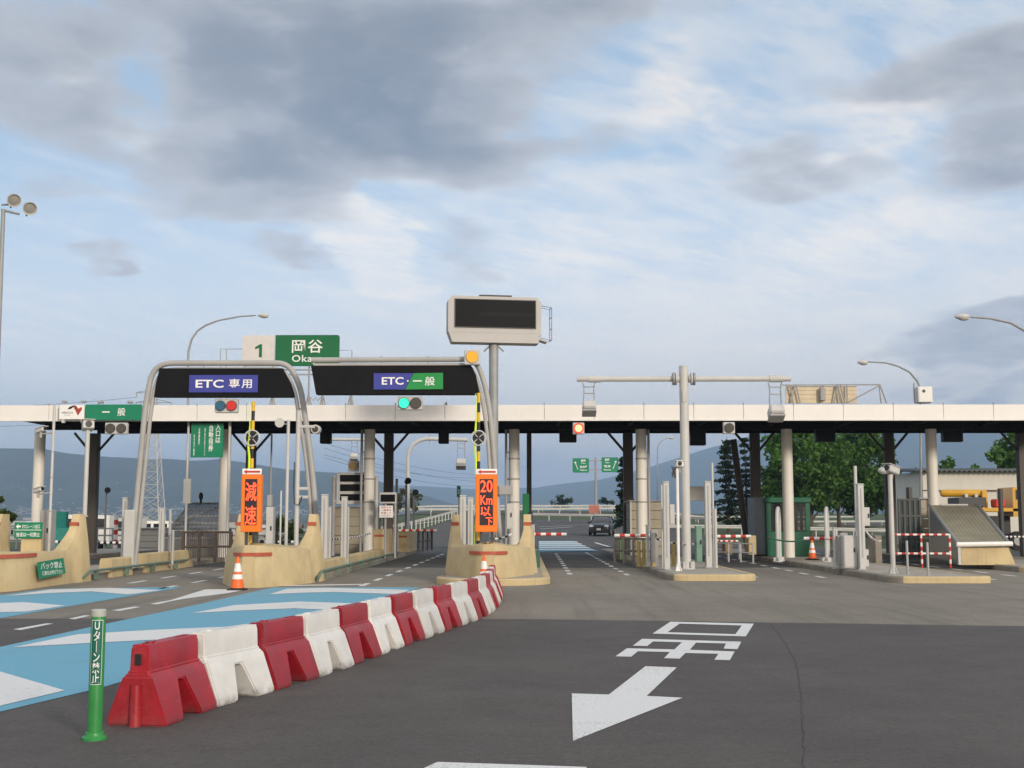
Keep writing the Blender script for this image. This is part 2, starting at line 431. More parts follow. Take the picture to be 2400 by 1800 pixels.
mb.sheet([[(x, seam(min(x, 16)), 0) for x in xs], [(x, 40, 0) for x in xs]])
struct(mb.build('pavement', M_CONC))
mb = MB(); mb.sheet([[(x, y, H(x, y)) for x in (-30, -22, -9.6, -6, -2, 2, 6, 10, 14, 24)] for y in [40 + 2.5 * i for i in range(13)]])
struct(mb.build('road', M_LANE))
mb = MB()
mb.sheet([[(x + max(0, y - 90) * .012, y, H(x, y) + .012) for x in (-9.6, -7, -4, -1, 2, 5, 8, 11, 14)] for y in [70 + 2.5 * i for i in range(33)]])
struct(mb.build('road', M_LANE))
# a ramp crossing behind, climbing to the left
mb = MB()
rows = []
for i in range(40):
    u = i / 39; x = -30 + 92 * u
    rows.append([(x, 182 + 26 * ss(0, 1, u) - w, H(x, 182 + 26 * ss(0, 1, u) - w) + .03) for w in (5, 2.5, 0, -2.5, -5)])
mb.sheet(rows); struct(mb.build('road', M_LANE))

def paint(name, col, wear=0.35, under=(.10, .095, .09)):
    m = bpy.data.materials.new(name); m.use_nodes = True; nt = m.node_tree; S.nt = nt
    bs = nt.nodes['Principled BSDF']; t = nt.nodes.new('ShaderNodeTexCoord').outputs['Object']
    a = noise(t, 0.9, 7, 0.65, .3); g = noise(t, 45, 4, .75)
    c = mix(a.step(.3, .7), tuple(v * .90 for v in col), col)
    w = (g * .6 + a * .4).step(.51, .66) * wear
    nt.links.new(mix(w, c, under), bs.inputs['Base Color']); bs.inputs['Roughness'].default_value = .62
    bn = nt.nodes.new('ShaderNodeBump'); bn.inputs['Strength'].default_value = .3; bn.inputs['Distance'].default_value = .004
    nt.links.new(noise(t, 180, 2, .7).s, bn.inputs['Height']); nt.links.new(bn.outputs[0], bs.inputs['Normal'])
    return m
M_WHITE = paint('road_white', (.74, .74, .725), .65)
M_BLUE = paint('road_blue', (.135, .39, .53), .6)
def c8(l): return [gr(u / 2.765, 1300 + v / 2.765) for u, v in l]
def c6(l): return [gr(450 + u / 3.318, 1050 + v / 3.318) for u, v in l]
def c7(l): return [gr(1300 + u / 3.687, 1350 + v / 3.687) for u, v in l]
def up(pts, z): return [(p.x, p.y, z) for p in pts]
def marks(name, polys, m, z):
    mb = MB()
    for p in polys: mb.poly(up(p, z))
    o = mb.build(name, m, smooth=False)
    for f in o.data.polygons:
        pass
    return struct(o)
marks('painted_lane', [[gr(*p) for p in [(640, 1377), (985, 1377), (905, 1405), (800, 1443), (640, 1490), (450, 1548), (240, 1612), (0, 1669), (-150, 1712), (-320, 1625), (-150, 1562), (0, 1517), (250, 1462), (460, 1418)]],
                       c8([(330, 222), (1195, 211), (640, 303), (0, 413), (-250, 455), (-300, 300), (0, 262)])], M_BLUE, .004)
marks('road_marking', [c6([(600, 1140), (740, 1097), (1050, 1090), (1690, 1105), (1625, 1140), (1100, 1122), (850, 1128)]),
                       c6([(0, 1287), (330, 1225), (830, 1197), (1380, 1215), (1260, 1258), (1080, 1262), (800, 1250), (400, 1265)]),
                       c8([(80, 605), (500, 520), (1000, 490), (1480, 470), (1600, 485), (1240, 540), (1180, 555), (1000, 555), (600, 575)]),
                       c8([(-200, 740), (0, 762), (420, 885), (0, 985), (-260, 1050)]),
                       c8([(30, 270), (330, 228), (700, 217), (1050, 232), (830, 260), (590, 240), (330, 250)]),
                       c8([(-200, 330), (0, 316), (150, 310), (425, 332), (170, 372), (0, 376), (-200, 380)])], M_WHITE, .008)
marks('road_marking', [c8([(85, 485), (300, 447), (345, 448), (135, 490)]), c8([(445, 417), (545, 395), (585, 396), (485, 420)]), c8([(725, 362), (870, 338), (912, 340), (775, 366)]),
                       c8([(970, 320), (1100, 297), (1330, 226), (1620, 222), (1480, 250), (1200, 286), (1115, 301), (1020, 323)])], M_WHITE, .004)
O = [(1000, 397), (1722, 414), (1652, 524), (845, 500)]; I = [(1080, 414), (1617, 430), (1562, 505), (975, 488)]
marks('road_marking', [c7([O[i], O[(i + 1) % 4], I[(i + 1) % 4], I[i]]) for i in range(4)] +
      [c7([(755, 545), (1612, 570), (1580, 635), (1460, 630), (1480, 586), (1222, 579), (1168, 640), (1555, 655), (1515, 730), (1380, 727), (1415, 675), (1130, 668),
           (1080, 717), (945, 713), (995, 660), (720, 653), (662, 700), (525, 697), (625, 627), (1035, 637), (1100, 575), (850, 568), (800, 608), (675, 605)]),
       c7([(785, 782), (1055, 793), (795, 1040), (1105, 1055), (158, 1430), (148, 1018), (468, 1028)]),
       [gr(*p) for p in [(1025, 1787), (1376, 1799), (1330, 1860), (900, 1845)]]], M_WHITE, .004)
mb = MB(); rc = random.Random(8)
for pts, wd_ in (([(1810, 1467), (1832, 1494), (1864, 1551), (1872, 1594), (1878, 1648), (1880, 1702), (1886, 1795), (1893, 1850)], .006), ([(480, 1690), (560, 1672), (660, 1668), (740, 1640)], .003), ([(1290, 1520), (1420, 1504), (1560, 1500)], .003)):
    P = [gr(*p) for p in pts]; Q = []
    for a, b in zip(P, P[1:]):
        n_ = max(4, int((b - a).length / .05))
        for i in range(n_): q_ = a.lerp(b, i / n_); Q.append((q_.x + rc.uniform(-.018, .018), q_.y + rc.uniform(-.018, .018)))
    Q = [((Q[max(0, i - 1)][0] + 2 * Q[i][0] + Q[min(len(Q) - 1, i + 1)][0]) / 4, (Q[max(0, i - 1)][1] + 2 * Q[i][1] + Q[min(len(Q) - 1, i + 1)][1]) / 4) for i in range(len(Q))]
    mb.sheet([[(x - wd_ / 2 * f_, y, .003), (x + wd_ / 2 * f_, y + .004, .003)] for (x, y), f_ in zip(Q, [rc.uniform(.3, 1.2) for _ in Q])])
struct(mb.build('road_crack', mat('crack_dark', (.022, .020, .019), .9, var=.3, scale=5), smooth=False))
dash = []
def dashes(x0, ya, x1, yb, L=1.0, gap=1.1, w=.14):
    y = ya
    while y < yb:
        t = (y - ya) / (yb - ya); x = x0 + (x1 - x0) * t
        dash.append([Vector((x - w / 2, y, 0)), Vector((x + w / 2, y, 0)), Vector((x + w / 2, y + L, 0)), Vector((x - w / 2, y + L, 0))]); y += L + gap
dashes(1.28, 35, 1.45, 58); dashes(2.85, 34.5, 2.9, 58); dashes(7.9, 33, 8.25, 60); dashes(6.15, 33.2, 6.2, 35)
dashes(-3.75, 28.7, -3.65, 56, 1.3, 1.3); dashes(-9.5, 30, -9.3, 54, 1.3, 1.3); dashes(-8.05, 27.6, -7.9, 52, 1.3, 1.3)
dashes(13.3, 34, 13.5, 60); dashes(12.0, 32, 12.1, 36)
dash.append([gr(640, 1372), gr(850, 1369), gr(852, 1371), gr(640, 1374.5)])
marks('road_marking', dash, M_WHITE, .004)
# beyond the gates
def farquad(p, m, name, n=6, z=.03):
    mb = MB(); A, B, C, D = [Vector((*grH(*q).xy, 0)) for q in p]
    rows = []
    for i in range(n + 1):
        l, r = A.lerp(D, i / n), B.lerp(C, i / n)
        rows.append([(q.x, q.y, H(q.x, q.y) + z) for q in (l.lerp(r, k / n) for k in range(n + 1))])
    mb.sheet(rows); return mb
for k, (p, m, z) in enumerate([([(1263, 1269), (1345, 1269), (1400, 1293), (1262, 1294)], M_BLUE, .03)] +
                              [([(1263, 1271 + 4.6 * i), (1352 + 9 * i, 1271 + 4.6 * i), (1357 + 9 * i, 1273.2 + 4.6 * i), (1263, 1273.2 + 4.6 * i)], M_WHITE, .05) for i in range(5)]):
    struct(farquad(p, m, 'f', z=z).build('painted_lane' if m is M_BLUE else 'road_marking', m))
mb = MB()
def farline(pts, w=.15, z=.04):
    P = [grH(*p) for p in pts]
    for a, b in zip(P, P[1:]):
        d = (b - a).normalized(); n = Vector((-d.y, d.x, 0)) * w / 2
        k = 8
        mb.sheet([[(q + s * n).to_tuple()[:2] + (H(q.x, q.y) + z,) for s in (-1, 1)] for q in (a.lerp(b, i / k) for i in range(k + 1))])
farline([(945, 1234), (1010, 1224), (1072, 1215)], .3); farline([(1395, 1273), (1428, 1283)], .2); farline([(1265, 1241), (1340, 1236)], .3); farline([(1262, 1236), (1382, 1230)], .3)
struct(mb.build('road_marking', M_WHITE))

# ------------------------------------------------------------------ hills
M_HILL = surf('forest_hills', (.020, .034, .020), (.034, .050, .026), (.050, .060, .040), sc=.004, grain=.05, gstr=.9, bump=0.0)
def hills(ridge, D, depth, back, seed, rough=1.0, base=0.0):
    rnd = random.Random(seed); P = []
    step = 7
    for (x0, y0), (x1, y1) in zip(ridge, ridge[1:]):
        n = max(1, int((x1 - x0) / step))
        for i in range(n):
            t = i / n; P.append((x0 + (x1 - x0) * t, y0 + (y1 - y0) * t))
    P.append(ridge[-1])
    ph = [rnd.uniform(0, 6.28) for _ in range(12)]
    def nz(x, k): return sum(math.sin(x * .012 * 1.75 ** j + ph[(j + k) % 12]) / 1.6 ** j for j in range(7))
    rows = [[] for _ in range(11)]
    for i, (px, py) in enumerate(P):
        top = at(px, py + nz(px, 0) * rough, D)
        for r in range(11):
            t = r / 8
            if r <= 8:
                y = D - depth * (1 - t); f = t ** 1.25
                wv = nz(px + r * 37, r) * 26 * rough * math.sin(math.pi * min(1, t)) * (.6 if t < 1 else 0)
                rows[r].append((top.x * (y / D) ** .6, y + wv * 3, base - 12 + (top.z + 12 - base) * f + wv * .5))
            else:
                q = (r - 8) / 2; rows[r].append((top.x, D + back * q, top.z * (1 - q) - 30 * q))
    mb = MB(); mb.sheet(rows); return struct(mb.build('hills', M_HILL, sharp=180))
hills([(-420, 1030), (-200, 1046), (0, 1050), (100, 1052), (160, 1062), (230, 1070), (300, 1074), (400, 1077), (450, 1079), (520, 1074), (620, 1092), (700, 1104), (780, 1108), (860, 1120), (930, 1142), (1010, 1165), (1100, 1190), (1180, 1215)], 3700, 1500, 1500, 3)
hills([(500, 1150), (700, 1124), (860, 1132), (930, 1137), (1000, 1140), (1100, 1146), (1200, 1145), (1260, 1143), (1330, 1150), (1500, 1180)], 7600, 1600, 800, 5, .6)
hills([(1100, 1212), (1120, 1200), (1180, 1165), (1230, 1148), (1300, 1137), (1400, 1124), (1450, 1113), (1520, 1095), (1600, 1070), (1700, 1040), (1780, 1015), (1900, 988), (2100, 968), (2300, 962), (2500, 960), (2800, 955)], 7400, 3600, 1500, 9, .8)
# ------------------------------------------------------------------ haze
mb = MB(); mb.b2(-5600, 5600, -140, 9600, -60, 760)
hz = mb.build('haze', [], smooth=False); struct(hz, 'stuff')
m = bpy.data.materials.new('haze_air'); m.use_nodes = True; nt = m.node_tree; nt.nodes.clear()
pv = nt.nodes.new('ShaderNodeVolumePrincipled'); pv.inputs['Color'].default_value = (.46, .68, 1.0, 1); pv.inputs['Density'].default_value = 2.0e-4
pv.inputs['Anisotropy'].default_value = -.15
om = nt.nodes.new('ShaderNodeOutputMaterial'); nt.links.new(pv.outputs[0], om.inputs['Volume'])
hz.data.materials.append(m)
# ------------------------------------------------------------------ common materials
M_CREAM = mat('cream_panel', (.75, .73, .70), .5, var=.04, scale=.6, streak=.12, dirtcol=(.38, .33, .26))
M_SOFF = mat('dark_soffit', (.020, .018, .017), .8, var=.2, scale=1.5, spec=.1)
M_COLC = mat('cream_column', (.70, .675, .62), .45, var=.05, scale=.8, streak=.18, dirtcol=(.36, .33, .27))
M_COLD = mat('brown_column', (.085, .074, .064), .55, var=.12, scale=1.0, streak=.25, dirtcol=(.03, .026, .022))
M_STEEL = mat('galvanised_steel', (.30, .31, .315), .55, .15, var=.10, scale=2.5, streak=.2, dirtcol=(.22, .21, .19))
M_GTUBE = mat('gantry_grey', (.36, .355, .345), .5, var=.08, scale=1.6, streak=.2, dirtcol=(.2, .19, .17))
M_LGREY = mat('light_grey_paint', (.50, .50, .485), .45, var=.06, scale=1.6, streak=.16, dirtcol=(.28, .26, .22))
M_MGREY = mat('mid_grey_paint', (.33, .33, .33), .5, var=.08, scale=1.6, streak=.18, dirtcol=(.16, .15, .13))
M_DGREY = mat('dark_grey_paint', (.055, .055, .056), .5, var=.15, scale=2)
M_BLACK = mat('black_paint', (.012, .012, .014), .45, var=.2, scale=3)
M_BLKM = mat('black_panel', (.009, .009, .010), .7, var=.2, scale=1.5, streak=.1, dirtcol=(.03, .03, .03), spec=.12)
M_RED = mat('red_paint', (.48, .035, .025), .5, var=.1, scale=4, dirt=.2)
M_WPAINT = mat('white_paint', (.76, .75, .72), .45, var=.05, scale=3, dirt=.18, dirtcol=(.42, .38, .3))
M_KYEL = mat('yellow_concrete', (.52, .415, .235), .75, var=.12, scale=1.2, bump=.25, bscale=25, dirt=.34, dirtcol=(.22, .17, .10), streak=.38)
M_KCON = mat('kerb_concrete', (.24, .215, .175), .85, var=.2, scale=1.5, bump=.3, bscale=30, dirt=.45, dirtcol=(.10, .09, .06))
M_SLAB = mat('island_slab', (.34, .31, .26), .85, var=.16, scale=1.0, bump=.25, bscale=30, dirt=.4, dirtcol=(.15, .135, .105))
M_REFL = mat('red_reflector', (.40, .085, .050), .5, var=.12, scale=5, dirt=.25)
M_YEL = mat('yellow_paint', (.70, .43, .03), .5, var=.08, scale=4, dirt=.15)
M_ORNG = mat('orange_plastic', (.80, .14, .025), .5, var=.08, scale=6, dirt=.12)
M_GSIGN = mat('sign_green', (.006, .20, .105), .42, var=.05, scale=2, dirt=.08)
M_GDARK = mat('sign_dark_green', (.005, .13, .045), .42, var=.05, scale=2)
M_GBOOTH = mat('booth_green', (.012, .115, .062), .42, var=.08, scale=2, dirt=.12)
M_SIGNW = mat('sign_white', (.80, .80, .78), .45, var=.03, scale=2)
M_BLUEP = mat('panel_blue', (.045, .055, .30), .4, var=.05, scale=2)
M_RUST = mat('brown_rail', (.07, .05, .04), .6, var=.2, scale=4)
M_RUBBER = mat('black_rubber', (.02, .02, .02), .8, var=.2, scale=8)
# ------------------------------------------------------------------ toll gate canopy
YF = 43.0
fz0, fz1 = at(1200, 983, YF).z, at(1200, 949, YF).z
cx0, cx1 = at(-140, 980, YF).x, at(2720, 980, YF).x
can = thing('toll_gate_canopy', 'long flat canopy with cream fascia and dark soffit spanning all the toll lanes', 'canopy', (0, YF, 0))
n = 0
pw = (at(1860, 960, YF).x - at(1743, 960, YF).x); fx = at(1509, 960, YF).x - pw * 14
mb = MB()
while fx < cx1:
    mb.box((fx + pw / 2, .06, (fz0 + fz1) / 2), (pw - .012, .12, fz1 - fz0), None, .006)
    if fx > cx0: jj = MB(); jj.cyl((fx, .0, fz1), (fx, .0, fz1 + .07), .022, n=8); jj.build('gutter_pin', M_MGREY, can)
    fx += pw
mb.build('fascia', M_CREAM, can)
fxl = at(1509, 960, YF).x - pw * 14
mb = MB(); mb.b2(fxl, cx1, -.03, .10, fz0 - .05, fz0 - .004); mb.build('drip_edge', M_WPAINT, can)
# soffit: a deep slab, narrowing at its left end
rear = 13.0
mb = MB()
xl = at(12, 985, YF).x
top = [(xl, .13), (xl + .05, 1.5), (xl - .9, 6.0), (xl - 1.4, rear), (cx1, rear), (cx1, .13)]
nt_ = len(top)
def rz_(y): return fz0 - .01 + .045 * y
vs = [(x, y, rz_(y)) for x, y in top] + [(x, y, fz1 - .06 + .01 * y) for x, y in top]
mb.add(vs, [list(range(nt_)), list(range(nt_, 2 * nt_))[::-1]] + [[i, (i + 1) % nt_, nt_ + (i + 1) % nt_, nt_ + i] for i in range(nt_)])
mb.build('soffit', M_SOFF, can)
g = MB()
for yy in (3.0, 8.6): g.b2(xl + .3, cx1, yy - .11, yy + .11, rz_(yy) - .26, rz_(yy) + .02)
x = xl + 1.2
while x < cx1: g.b2(x - .07, x + .07, .2, 3.0 - .12, rz_(.2) - .04, rz_(2.9) + .05); x += 2.6
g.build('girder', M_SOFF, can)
YC, YR = 46.0, 51.6
frontcols = [95, 530, 867, 1205, 1502, 1843, 2181]
for i, px in enumerate(frontcols):
    p = at(px, 1004, YC); c = MB(); zt = rz_(3.0) - .255
    c.cyl((p.x, 3.0, 0.0), (p.x, 3.0, zt), .2, n=28)
    co = c.build('column', M_COLC, can)
    if i in (2, 3, 4):
        for z in (2.15, 3.0, 3.75):
            b = MB(); b.lathe([(.203, 0), (.212, .01), (.212, .05), (.203, .06)], (p.x, 3.0, z), 24); b.build('band', M_MGREY, co)
        d = MB(); d.cyl((p.x - .30 if i != 4 else p.x + .28, 3.05, .2), (p.x - .30 if i != 4 else p.x + .28, 3.05, zt), .05, n=10)
        for z in (1.8, 3.0, 4.0): d.b2(p.x - .30 if i != 4 else p.x + .1, p.x - .1 if i != 4 else p.x + .28, 3.03, 3.07, z, z + .05)
        d.build('conduit', M_MGREY, co)
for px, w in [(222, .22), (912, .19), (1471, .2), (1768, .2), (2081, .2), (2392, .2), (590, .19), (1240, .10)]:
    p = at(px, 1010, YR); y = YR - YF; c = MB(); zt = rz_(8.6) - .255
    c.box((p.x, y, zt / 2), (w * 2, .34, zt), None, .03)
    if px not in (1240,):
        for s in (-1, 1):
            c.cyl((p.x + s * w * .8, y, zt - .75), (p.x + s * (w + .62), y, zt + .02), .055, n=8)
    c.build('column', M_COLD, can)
d = MB(); p = at(1730, 1010, YR + 1)           # slanting brace beside one rear column
d.ring([(p.x - .28, 9.2, 4.9), (p.x + .25, 9.1, .1)], .14, 10); d.build('brace', M_COLD, can)
# lane lamps below the soffit (dark boxes hung at the back)
for px, py0, py1, w in [(1331, 1015, 1037, 40), (1635, 1015, 1044, 36), (1933, 1010, 1036, 44), (2231, 1015, 1036, 45), (764, 1018, 1040, 26), (1040, 1018, 1040, 24)]:
    a, b = at(px - w / 2, py1, YR - 1), at(px + w / 2, py0, YR - 1); mb = MB()
    mb.b2(a.x, b.x, YR - YF - 1.2, YR - YF - .8, a.z, rz_(8) - .02, .03); mb.build('lamp_box', M_BLACK, can)

# ------------------------------------------------------------------ traffic islands
def rounded(x0, x1, ya, yb, r, n=8):
    pts = []
    for cx, cy, a0 in ((x1 - r, ya + r, -90), (x1 - r, yb - r, 0), (x0 + r, yb - r, 90), (x0 + r, ya + r, 180)):
        for i in range(n + 1):
            t = R(a0 + 90 * i / n); pts.append((cx + r * math.cos(t), cy + r * math.sin(t)))
    return pts
def island(x0, x1, ya, yb, label, r=.7, yellow=None, h=.16):
    t = thing('traffic_island', label, 'traffic island', ((x0 + x1) / 2, ya, 0), group='kerbed islands between the toll lanes')
    ox, oy = (x0 + x1) / 2, ya
    po = [(x - ox, y - oy) for x, y in rounded(x0, x1, ya, yb, r)]
    pi = [(x - ox, y - oy) for x, y in rounded(x0 + .17, x1 - .17, ya + .17, yb - .17, max(.1, r - .17))]
    k = MB(); N = len(po)
    bv = [(x - ox, y - oy) for x, y in rounded(x0 + .03, x1 - .03, ya + .03, yb - .03, r - .03)]
    for lst, z in ((po, 0), (po, h - .03), (bv, h), (pi, h)): k.v += [(x, y, z) for x, y in lst]
    for lay in range(3):
        for i in range(N):
            k.f.append([lay * N + i, lay * N + (i + 1) % N, (lay + 1) * N + (i + 1) % N, (lay + 1) * N + i])
            cx_, cy_ = po[i]
            k.mi.append(1 if (yellow and yellow(cx_ + ox, cy_ + oy)) else 0)
    k.build('kerb', [M_KCON, M_KYEL], t)
    s = MB(); s.poly([(x, y, h - .006) for x, y in pi]); s.build('slab', M_SLAB, t, smooth=False)
    return t
isl = {}
isl['A'] = island(-13.2, -11.02, 28.0, 56, 'traffic island under the first yellow buffer at the far left', .9)
isl['B'] = island(-7.25, -5.05, 30.0, 62, 'traffic island behind the cone with low yellow walls between the two sign gantries', .9)
isl['C'] = island(-2.12, .62, 28.9, 60, 'traffic island where the red and white barrier line ends, carrying the tall display pole', 1.15, yellow=lambda x, y: y < 31)
isl['D'] = island(3.62, 5.85, 31.3, 60, 'low traffic island with yellow front kerb carrying the grey antenna gantry', .45, yellow=lambda x, y: y < 33 and x > 3.75)
isl['E'] = island(8.85, 11.35, 30.2, 60, 'low traffic island with yellow front kerb beside the green booth', .45, yellow=lambda x, y: y < 32 and x > 9.1)
isl['F'] = island(14.45, 18.6, 36.2, 60, 'traffic island under the long sloping shelter at the far right', .5, yellow=lambda x, y: y < 37)
isl['G'] = island(-20.2, -17.0, 36, 60, 'traffic island farthest left behind the yellow buffer', .5)

# ------------------------------------------------------------------ yellow crash buffers
def buffer(cx, Y0, W, L, label, sign=None):
    t = thing('crash_buffer', label, 'crash buffer', (cx, Y0, 0), group='yellow concrete crash buffers at the island noses')
    RN = 2.1                                     # depth of the rounded nose
    YE = RN + L + 1.4
    def hw(y):
        if y < RN: return W * (0.10 + .90 * (y / RN) ** .72)
        return W
    def zt(y):                                   # height of the outer wall
        if y < RN: return .83 + .12 * (1 - y / RN) ** 1.3 - .0
        y2 = y - RN
        if y2 < L: return .83 - .05 * min(1, y2 / max(L, .3))
        u = min(1, (y2 - L) / 1.0)
        return .78 + .88 * (u ** 2.1)
    def zc(y): return 1.0 - .07 * min(1, y / RN) - .25 * ss(RN, RN + 1.5, y)
    Y = sorted(set([0, .06, .15, .3, .5, .75, RN] + [RN + L * i / 4 for i in range(1, 5)] + [RN + L + 1.0 * i / 8 for i in range(1, 9)] + [YE]))
    rows = []
    for y in Y:
        w = hw(y); h = zt(y); c = zc(y); fin = ss(.86, 1.3, h)
        tw = .30 - .12 * fin; b = .10 + .10 * fin
        row = [(-w - b, 0), (-w - b * .55, h * .5), (-w, h - .03), (-w + .03, h), (-w + tw, h), (-w + tw + .05, min(h, c + .02) if y > RN * .5 else h + (c - h) * .45), (-w * .3, c), (0, c + .005)]
        row = [(min(x, -.012 * (7 - i) / 7) if i < 7 else x, z) for i, (x, z) in enumerate(row)]
        rows.append([(x, y, z) for x, z in row] + [(-x, y, z) for x, z in row[-2::-1]])
    mb = MB(); mb.sheet(rows)
    n = len(rows[0])
    # front and back caps
    fr = rows[0]; mb.add([(x, y - 0.0, z) for x, y, z in fr], [list(range(n))[::-1]])
    bk = rows[-1]; mb.add(bk, [list(range(n))])
    bo = mb.build('body', M_KYEL, t, sharp=50)
    # red reflective strips round the nose and on the fins
    st = MB()
    pts = []
    for i in range(0, 13):
        y = .45 * (i / 12) ** 1.3; pts.append((hw(y) + .062, y - .012))
    path = [(-x, y) for x, y in pts[::-1]] + pts
    if L > 1: path = [(hw(.9 + .35 * i) + .062, .9 + .35 * i) for i in range(8)]
    rr = [[(x, y, .70), (x * .985, y, .78)] for x, y in path]
    st.sheet(rr)
    st.build('reflective_strip', M_REFL, t)
    for s in (-1, 1):
        f = MB(); y = RN + L + .94; h = zt(y)
        f.prism([(s * (W - .19), h - .17), (s * (W + .04), h - .17), (s * (W + .02), h - .09), (s * (W - .175), h - .09)], y - .135, y - .06); f.build('reflective_strip', M_REFL, t)
    return t
bA = buffer(-12.05, 24.6, 1.05, 3.0, 'long yellow buffer at far left with a small green sign on its side')
bB = buffer(-6.2, 28.0, .98, .05, 'yellow buffer behind the traffic cone with chipped white paint at its foot')
bC = buffer(-.86, 29.3, 1.02, .1, 'yellow buffer where the red and white barrier line ends')
def lowwall(x0, x1, ya, yb, h, label, mt=None, strip=False):
    o = MB(); w = x1 - x0
    o.prism([(-w / 2 - .05, 0), (w / 2 + .05, 0), (w / 2, h - .03), (w / 2 - .03, h), (-w / 2 + .03, h), (-w / 2, h - .03)], 0, yb - ya)
    if strip:
        t = thing('yellow_block', label, 'concrete block', ((x0 + x1) / 2, ya, .0)); o.build('body', mt or M_KYEL, t, sharp=25)
        s = MB(); s.b2(-w / 2 - .004, w / 2 + .004, -.008, .04, h - .28, h - .2); s.build('reflective_strip', M_REFL, t)
        return t
    b = o.build('parapet', mt or M_KYEL, sharp=25, loc=((x0 + x1) / 2, ya, .0)); tag(b, label, 'low wall'); return b
lowwall(-5.5, -5.2, 31.0, 46.0, .46, 'low yellow wall running back from the buffer behind the cone')
lowwall(-11.25, -10.95, 33.0, 34.7, .5, 'short low yellow wall just behind the leftmost buffer')
lowwall(-11.25, -10.95, 36.0, 41.0, .55, 'low yellow wall between the left gantry foot and the brown railing')
lowwall(-5.75, -5.2, 46.2, 49.0, 1.18, 'yellow concrete block with red band at the end of the low wall', strip=True)
lowwall(-5.5, -5.1, 54.0, 58.0, 1.05, 'far small yellow block beside the lane two toll island', strip=True)
# green pipe rail along kerbs
for pts, lab in (([(-5.02, 30.4), (-5.02, 50)], 'thin green kerb rail along the lane beside the long low yellow wall'), ([(-10.8, 30.5), (-10.8, 40)], 'thin green kerb rail below the leftmost yellow buffer')):
    mb = MB(); (xa, ya), (xb, yb) = pts
    mb.ring([(0, 0, .10), (0, .5, .25), (xb - xa, yb - ya, .25)], .035, 8)
    y = 1.0
    while y < yb - ya: mb.b2(-.06, .03, y - .05, y + .05, .03, .24); y += 2.4
    o = mb.build('kerb_rail', mat('green_grey_pipe', (.12, .19, .15), .5, dirt=.3), loc=(xa, ya, 0)); tag(o, lab, 'rail')
# ------------------------------------------------------------------ ETC portals
def spx(px, py, Y): p = at(px, py, Y); return p.x, p.z
def signal(name, label, px, py, Y, w, h, lenses, parent=None, mounted=None):
    x, z = spx(px, py, Y)
    t = thing(name, label, 'traffic signal', (x, Y, z))
    b = MB(); b.box((0, .09, 0), (w, .18, h), None, .02); b.build('housing', M_LGREY, t)
    n = len(lenses)
    for i, (m, r) in enumerate(lenses):
        cx = (i - (n - 1) / 2) * w / n * .98
        hd = MB(); hd.ring([(cx, .0, 0), (cx, -.05, 0)], [r * 1.12, r * 1.12], 20); hd.build('hood', M_DGREY, t)
        l = MB(); l.disc((cx, 0, 0), r, -.062, -.052, 24); ln = l.build('lens', m, t)
        if m is M_LRB: l = MB(); l.disc((cx, 0, 0), r * 1.42, -.0515, -.046, 24); l.build('lens_halo', M_LRH, ln)  # red halo of the lit lens, its glare modelled as an emissive disc
    return t
M_LR = emit('signal_red_dim', (1, .03, .02), .18, (.45, .02, .02))
M_LB = mat('signal_blue_glass', (.01, .10, .18), .2, var=.2, scale=20, coat=.5)
M_LG = emit('signal_green', (.02, 1, .55), .95, (.02, .3, .2))
M_LK = mat('signal_dark_glass', (.05, .045, .04), .18, var=.3, scale=20, coat=.6)
M_LRB = emit('signal_red_lit', (1, .62, .30), 1.25, (.5, .1, .08))
M_LRH = emit('signal_red_halo', (1, .06, .03), .75, (.5, .03, .02))
M_LA = emit('beacon_amber', (1, .42, .02), .28, (.75, .34, .02))
M_LAD = mat('beacon_amber_dull', (.30, .19, .05), .3, var=.2, scale=20, coat=.4)
M_LED = emit('led_red', (1, .075, .018), 2.6, (.3, .02, .01))
M_LEDBG = mat('led_board', (.030, .018, .026), .5, var=.3, scale=30)
M_ORSIGN = emit('orange_lightbox', (1, .20, .008), .12, (.74, .17, .012))
M_SMOKE = mat('smoked_screen', (.006, .006, .007), .5, var=.3, scale=3, spec=.12)

YP = 35.3
pt = thing('sign_gantry', 'grey double tube arch gantry with black board and blue ETC panel over left lane', 'gantry', (0, YP, 0))
def tube(pts, r, name, par, m=M_GTUBE, n=14, y0=0.0):
    mb = MB(); P = [Vector(p) for p in pts]; mb.ring(P, r, n); return mb.build(name, m, par)
def arc(c, r, a0, a1, n=8): return [(c[0] + r * math.cos(R(a0 + (a1 - a0) * i / n)), c[1] + r * math.sin(R(a0 + (a1 - a0) * i / n))) for i in range(n + 1)]
def fillet(pts, r, n=7):
    out = [pts[0]]
    for a, b, c in zip(pts, pts[1:], pts[2:]):
        a, b, c = Vector(a), Vector(b), Vector(c); u = (a - b).normalized(); v = (c - b).normalized()
        k = min(r, (a - b).length * .45, (c - b).length * .45)
        p, q = b + u * k, b + v * k
        for i in range(n + 1):
            t = i / n; out.append(tuple(p * (1 - t) ** 2 + b * 2 * t * (1 - t) + q * t * t))
    out.append(pts[-1]); return out
outer = [(306, 1330), (341, 950), (360, 851), (676, 851), (704, 905), (728, 1060), (751, 1326)]
inner = [(316, 1330), (355, 950), (373, 865), (667, 865), (691, 915), (717, 1070), (740, 1326)]
op = [(*spx(px, py, YP), 0) for px, py in outer]; ip = [(*spx(px, py, YP), 0) for px, py in inner]
tube([(x, 0, z) for x, z, _ in fillet(op, .85)], .082, 'outer_tube', pt)
tube([(x, .0, z) for x, z, _ in fillet(ip, .7)], .058, 'inner_tube', pt)
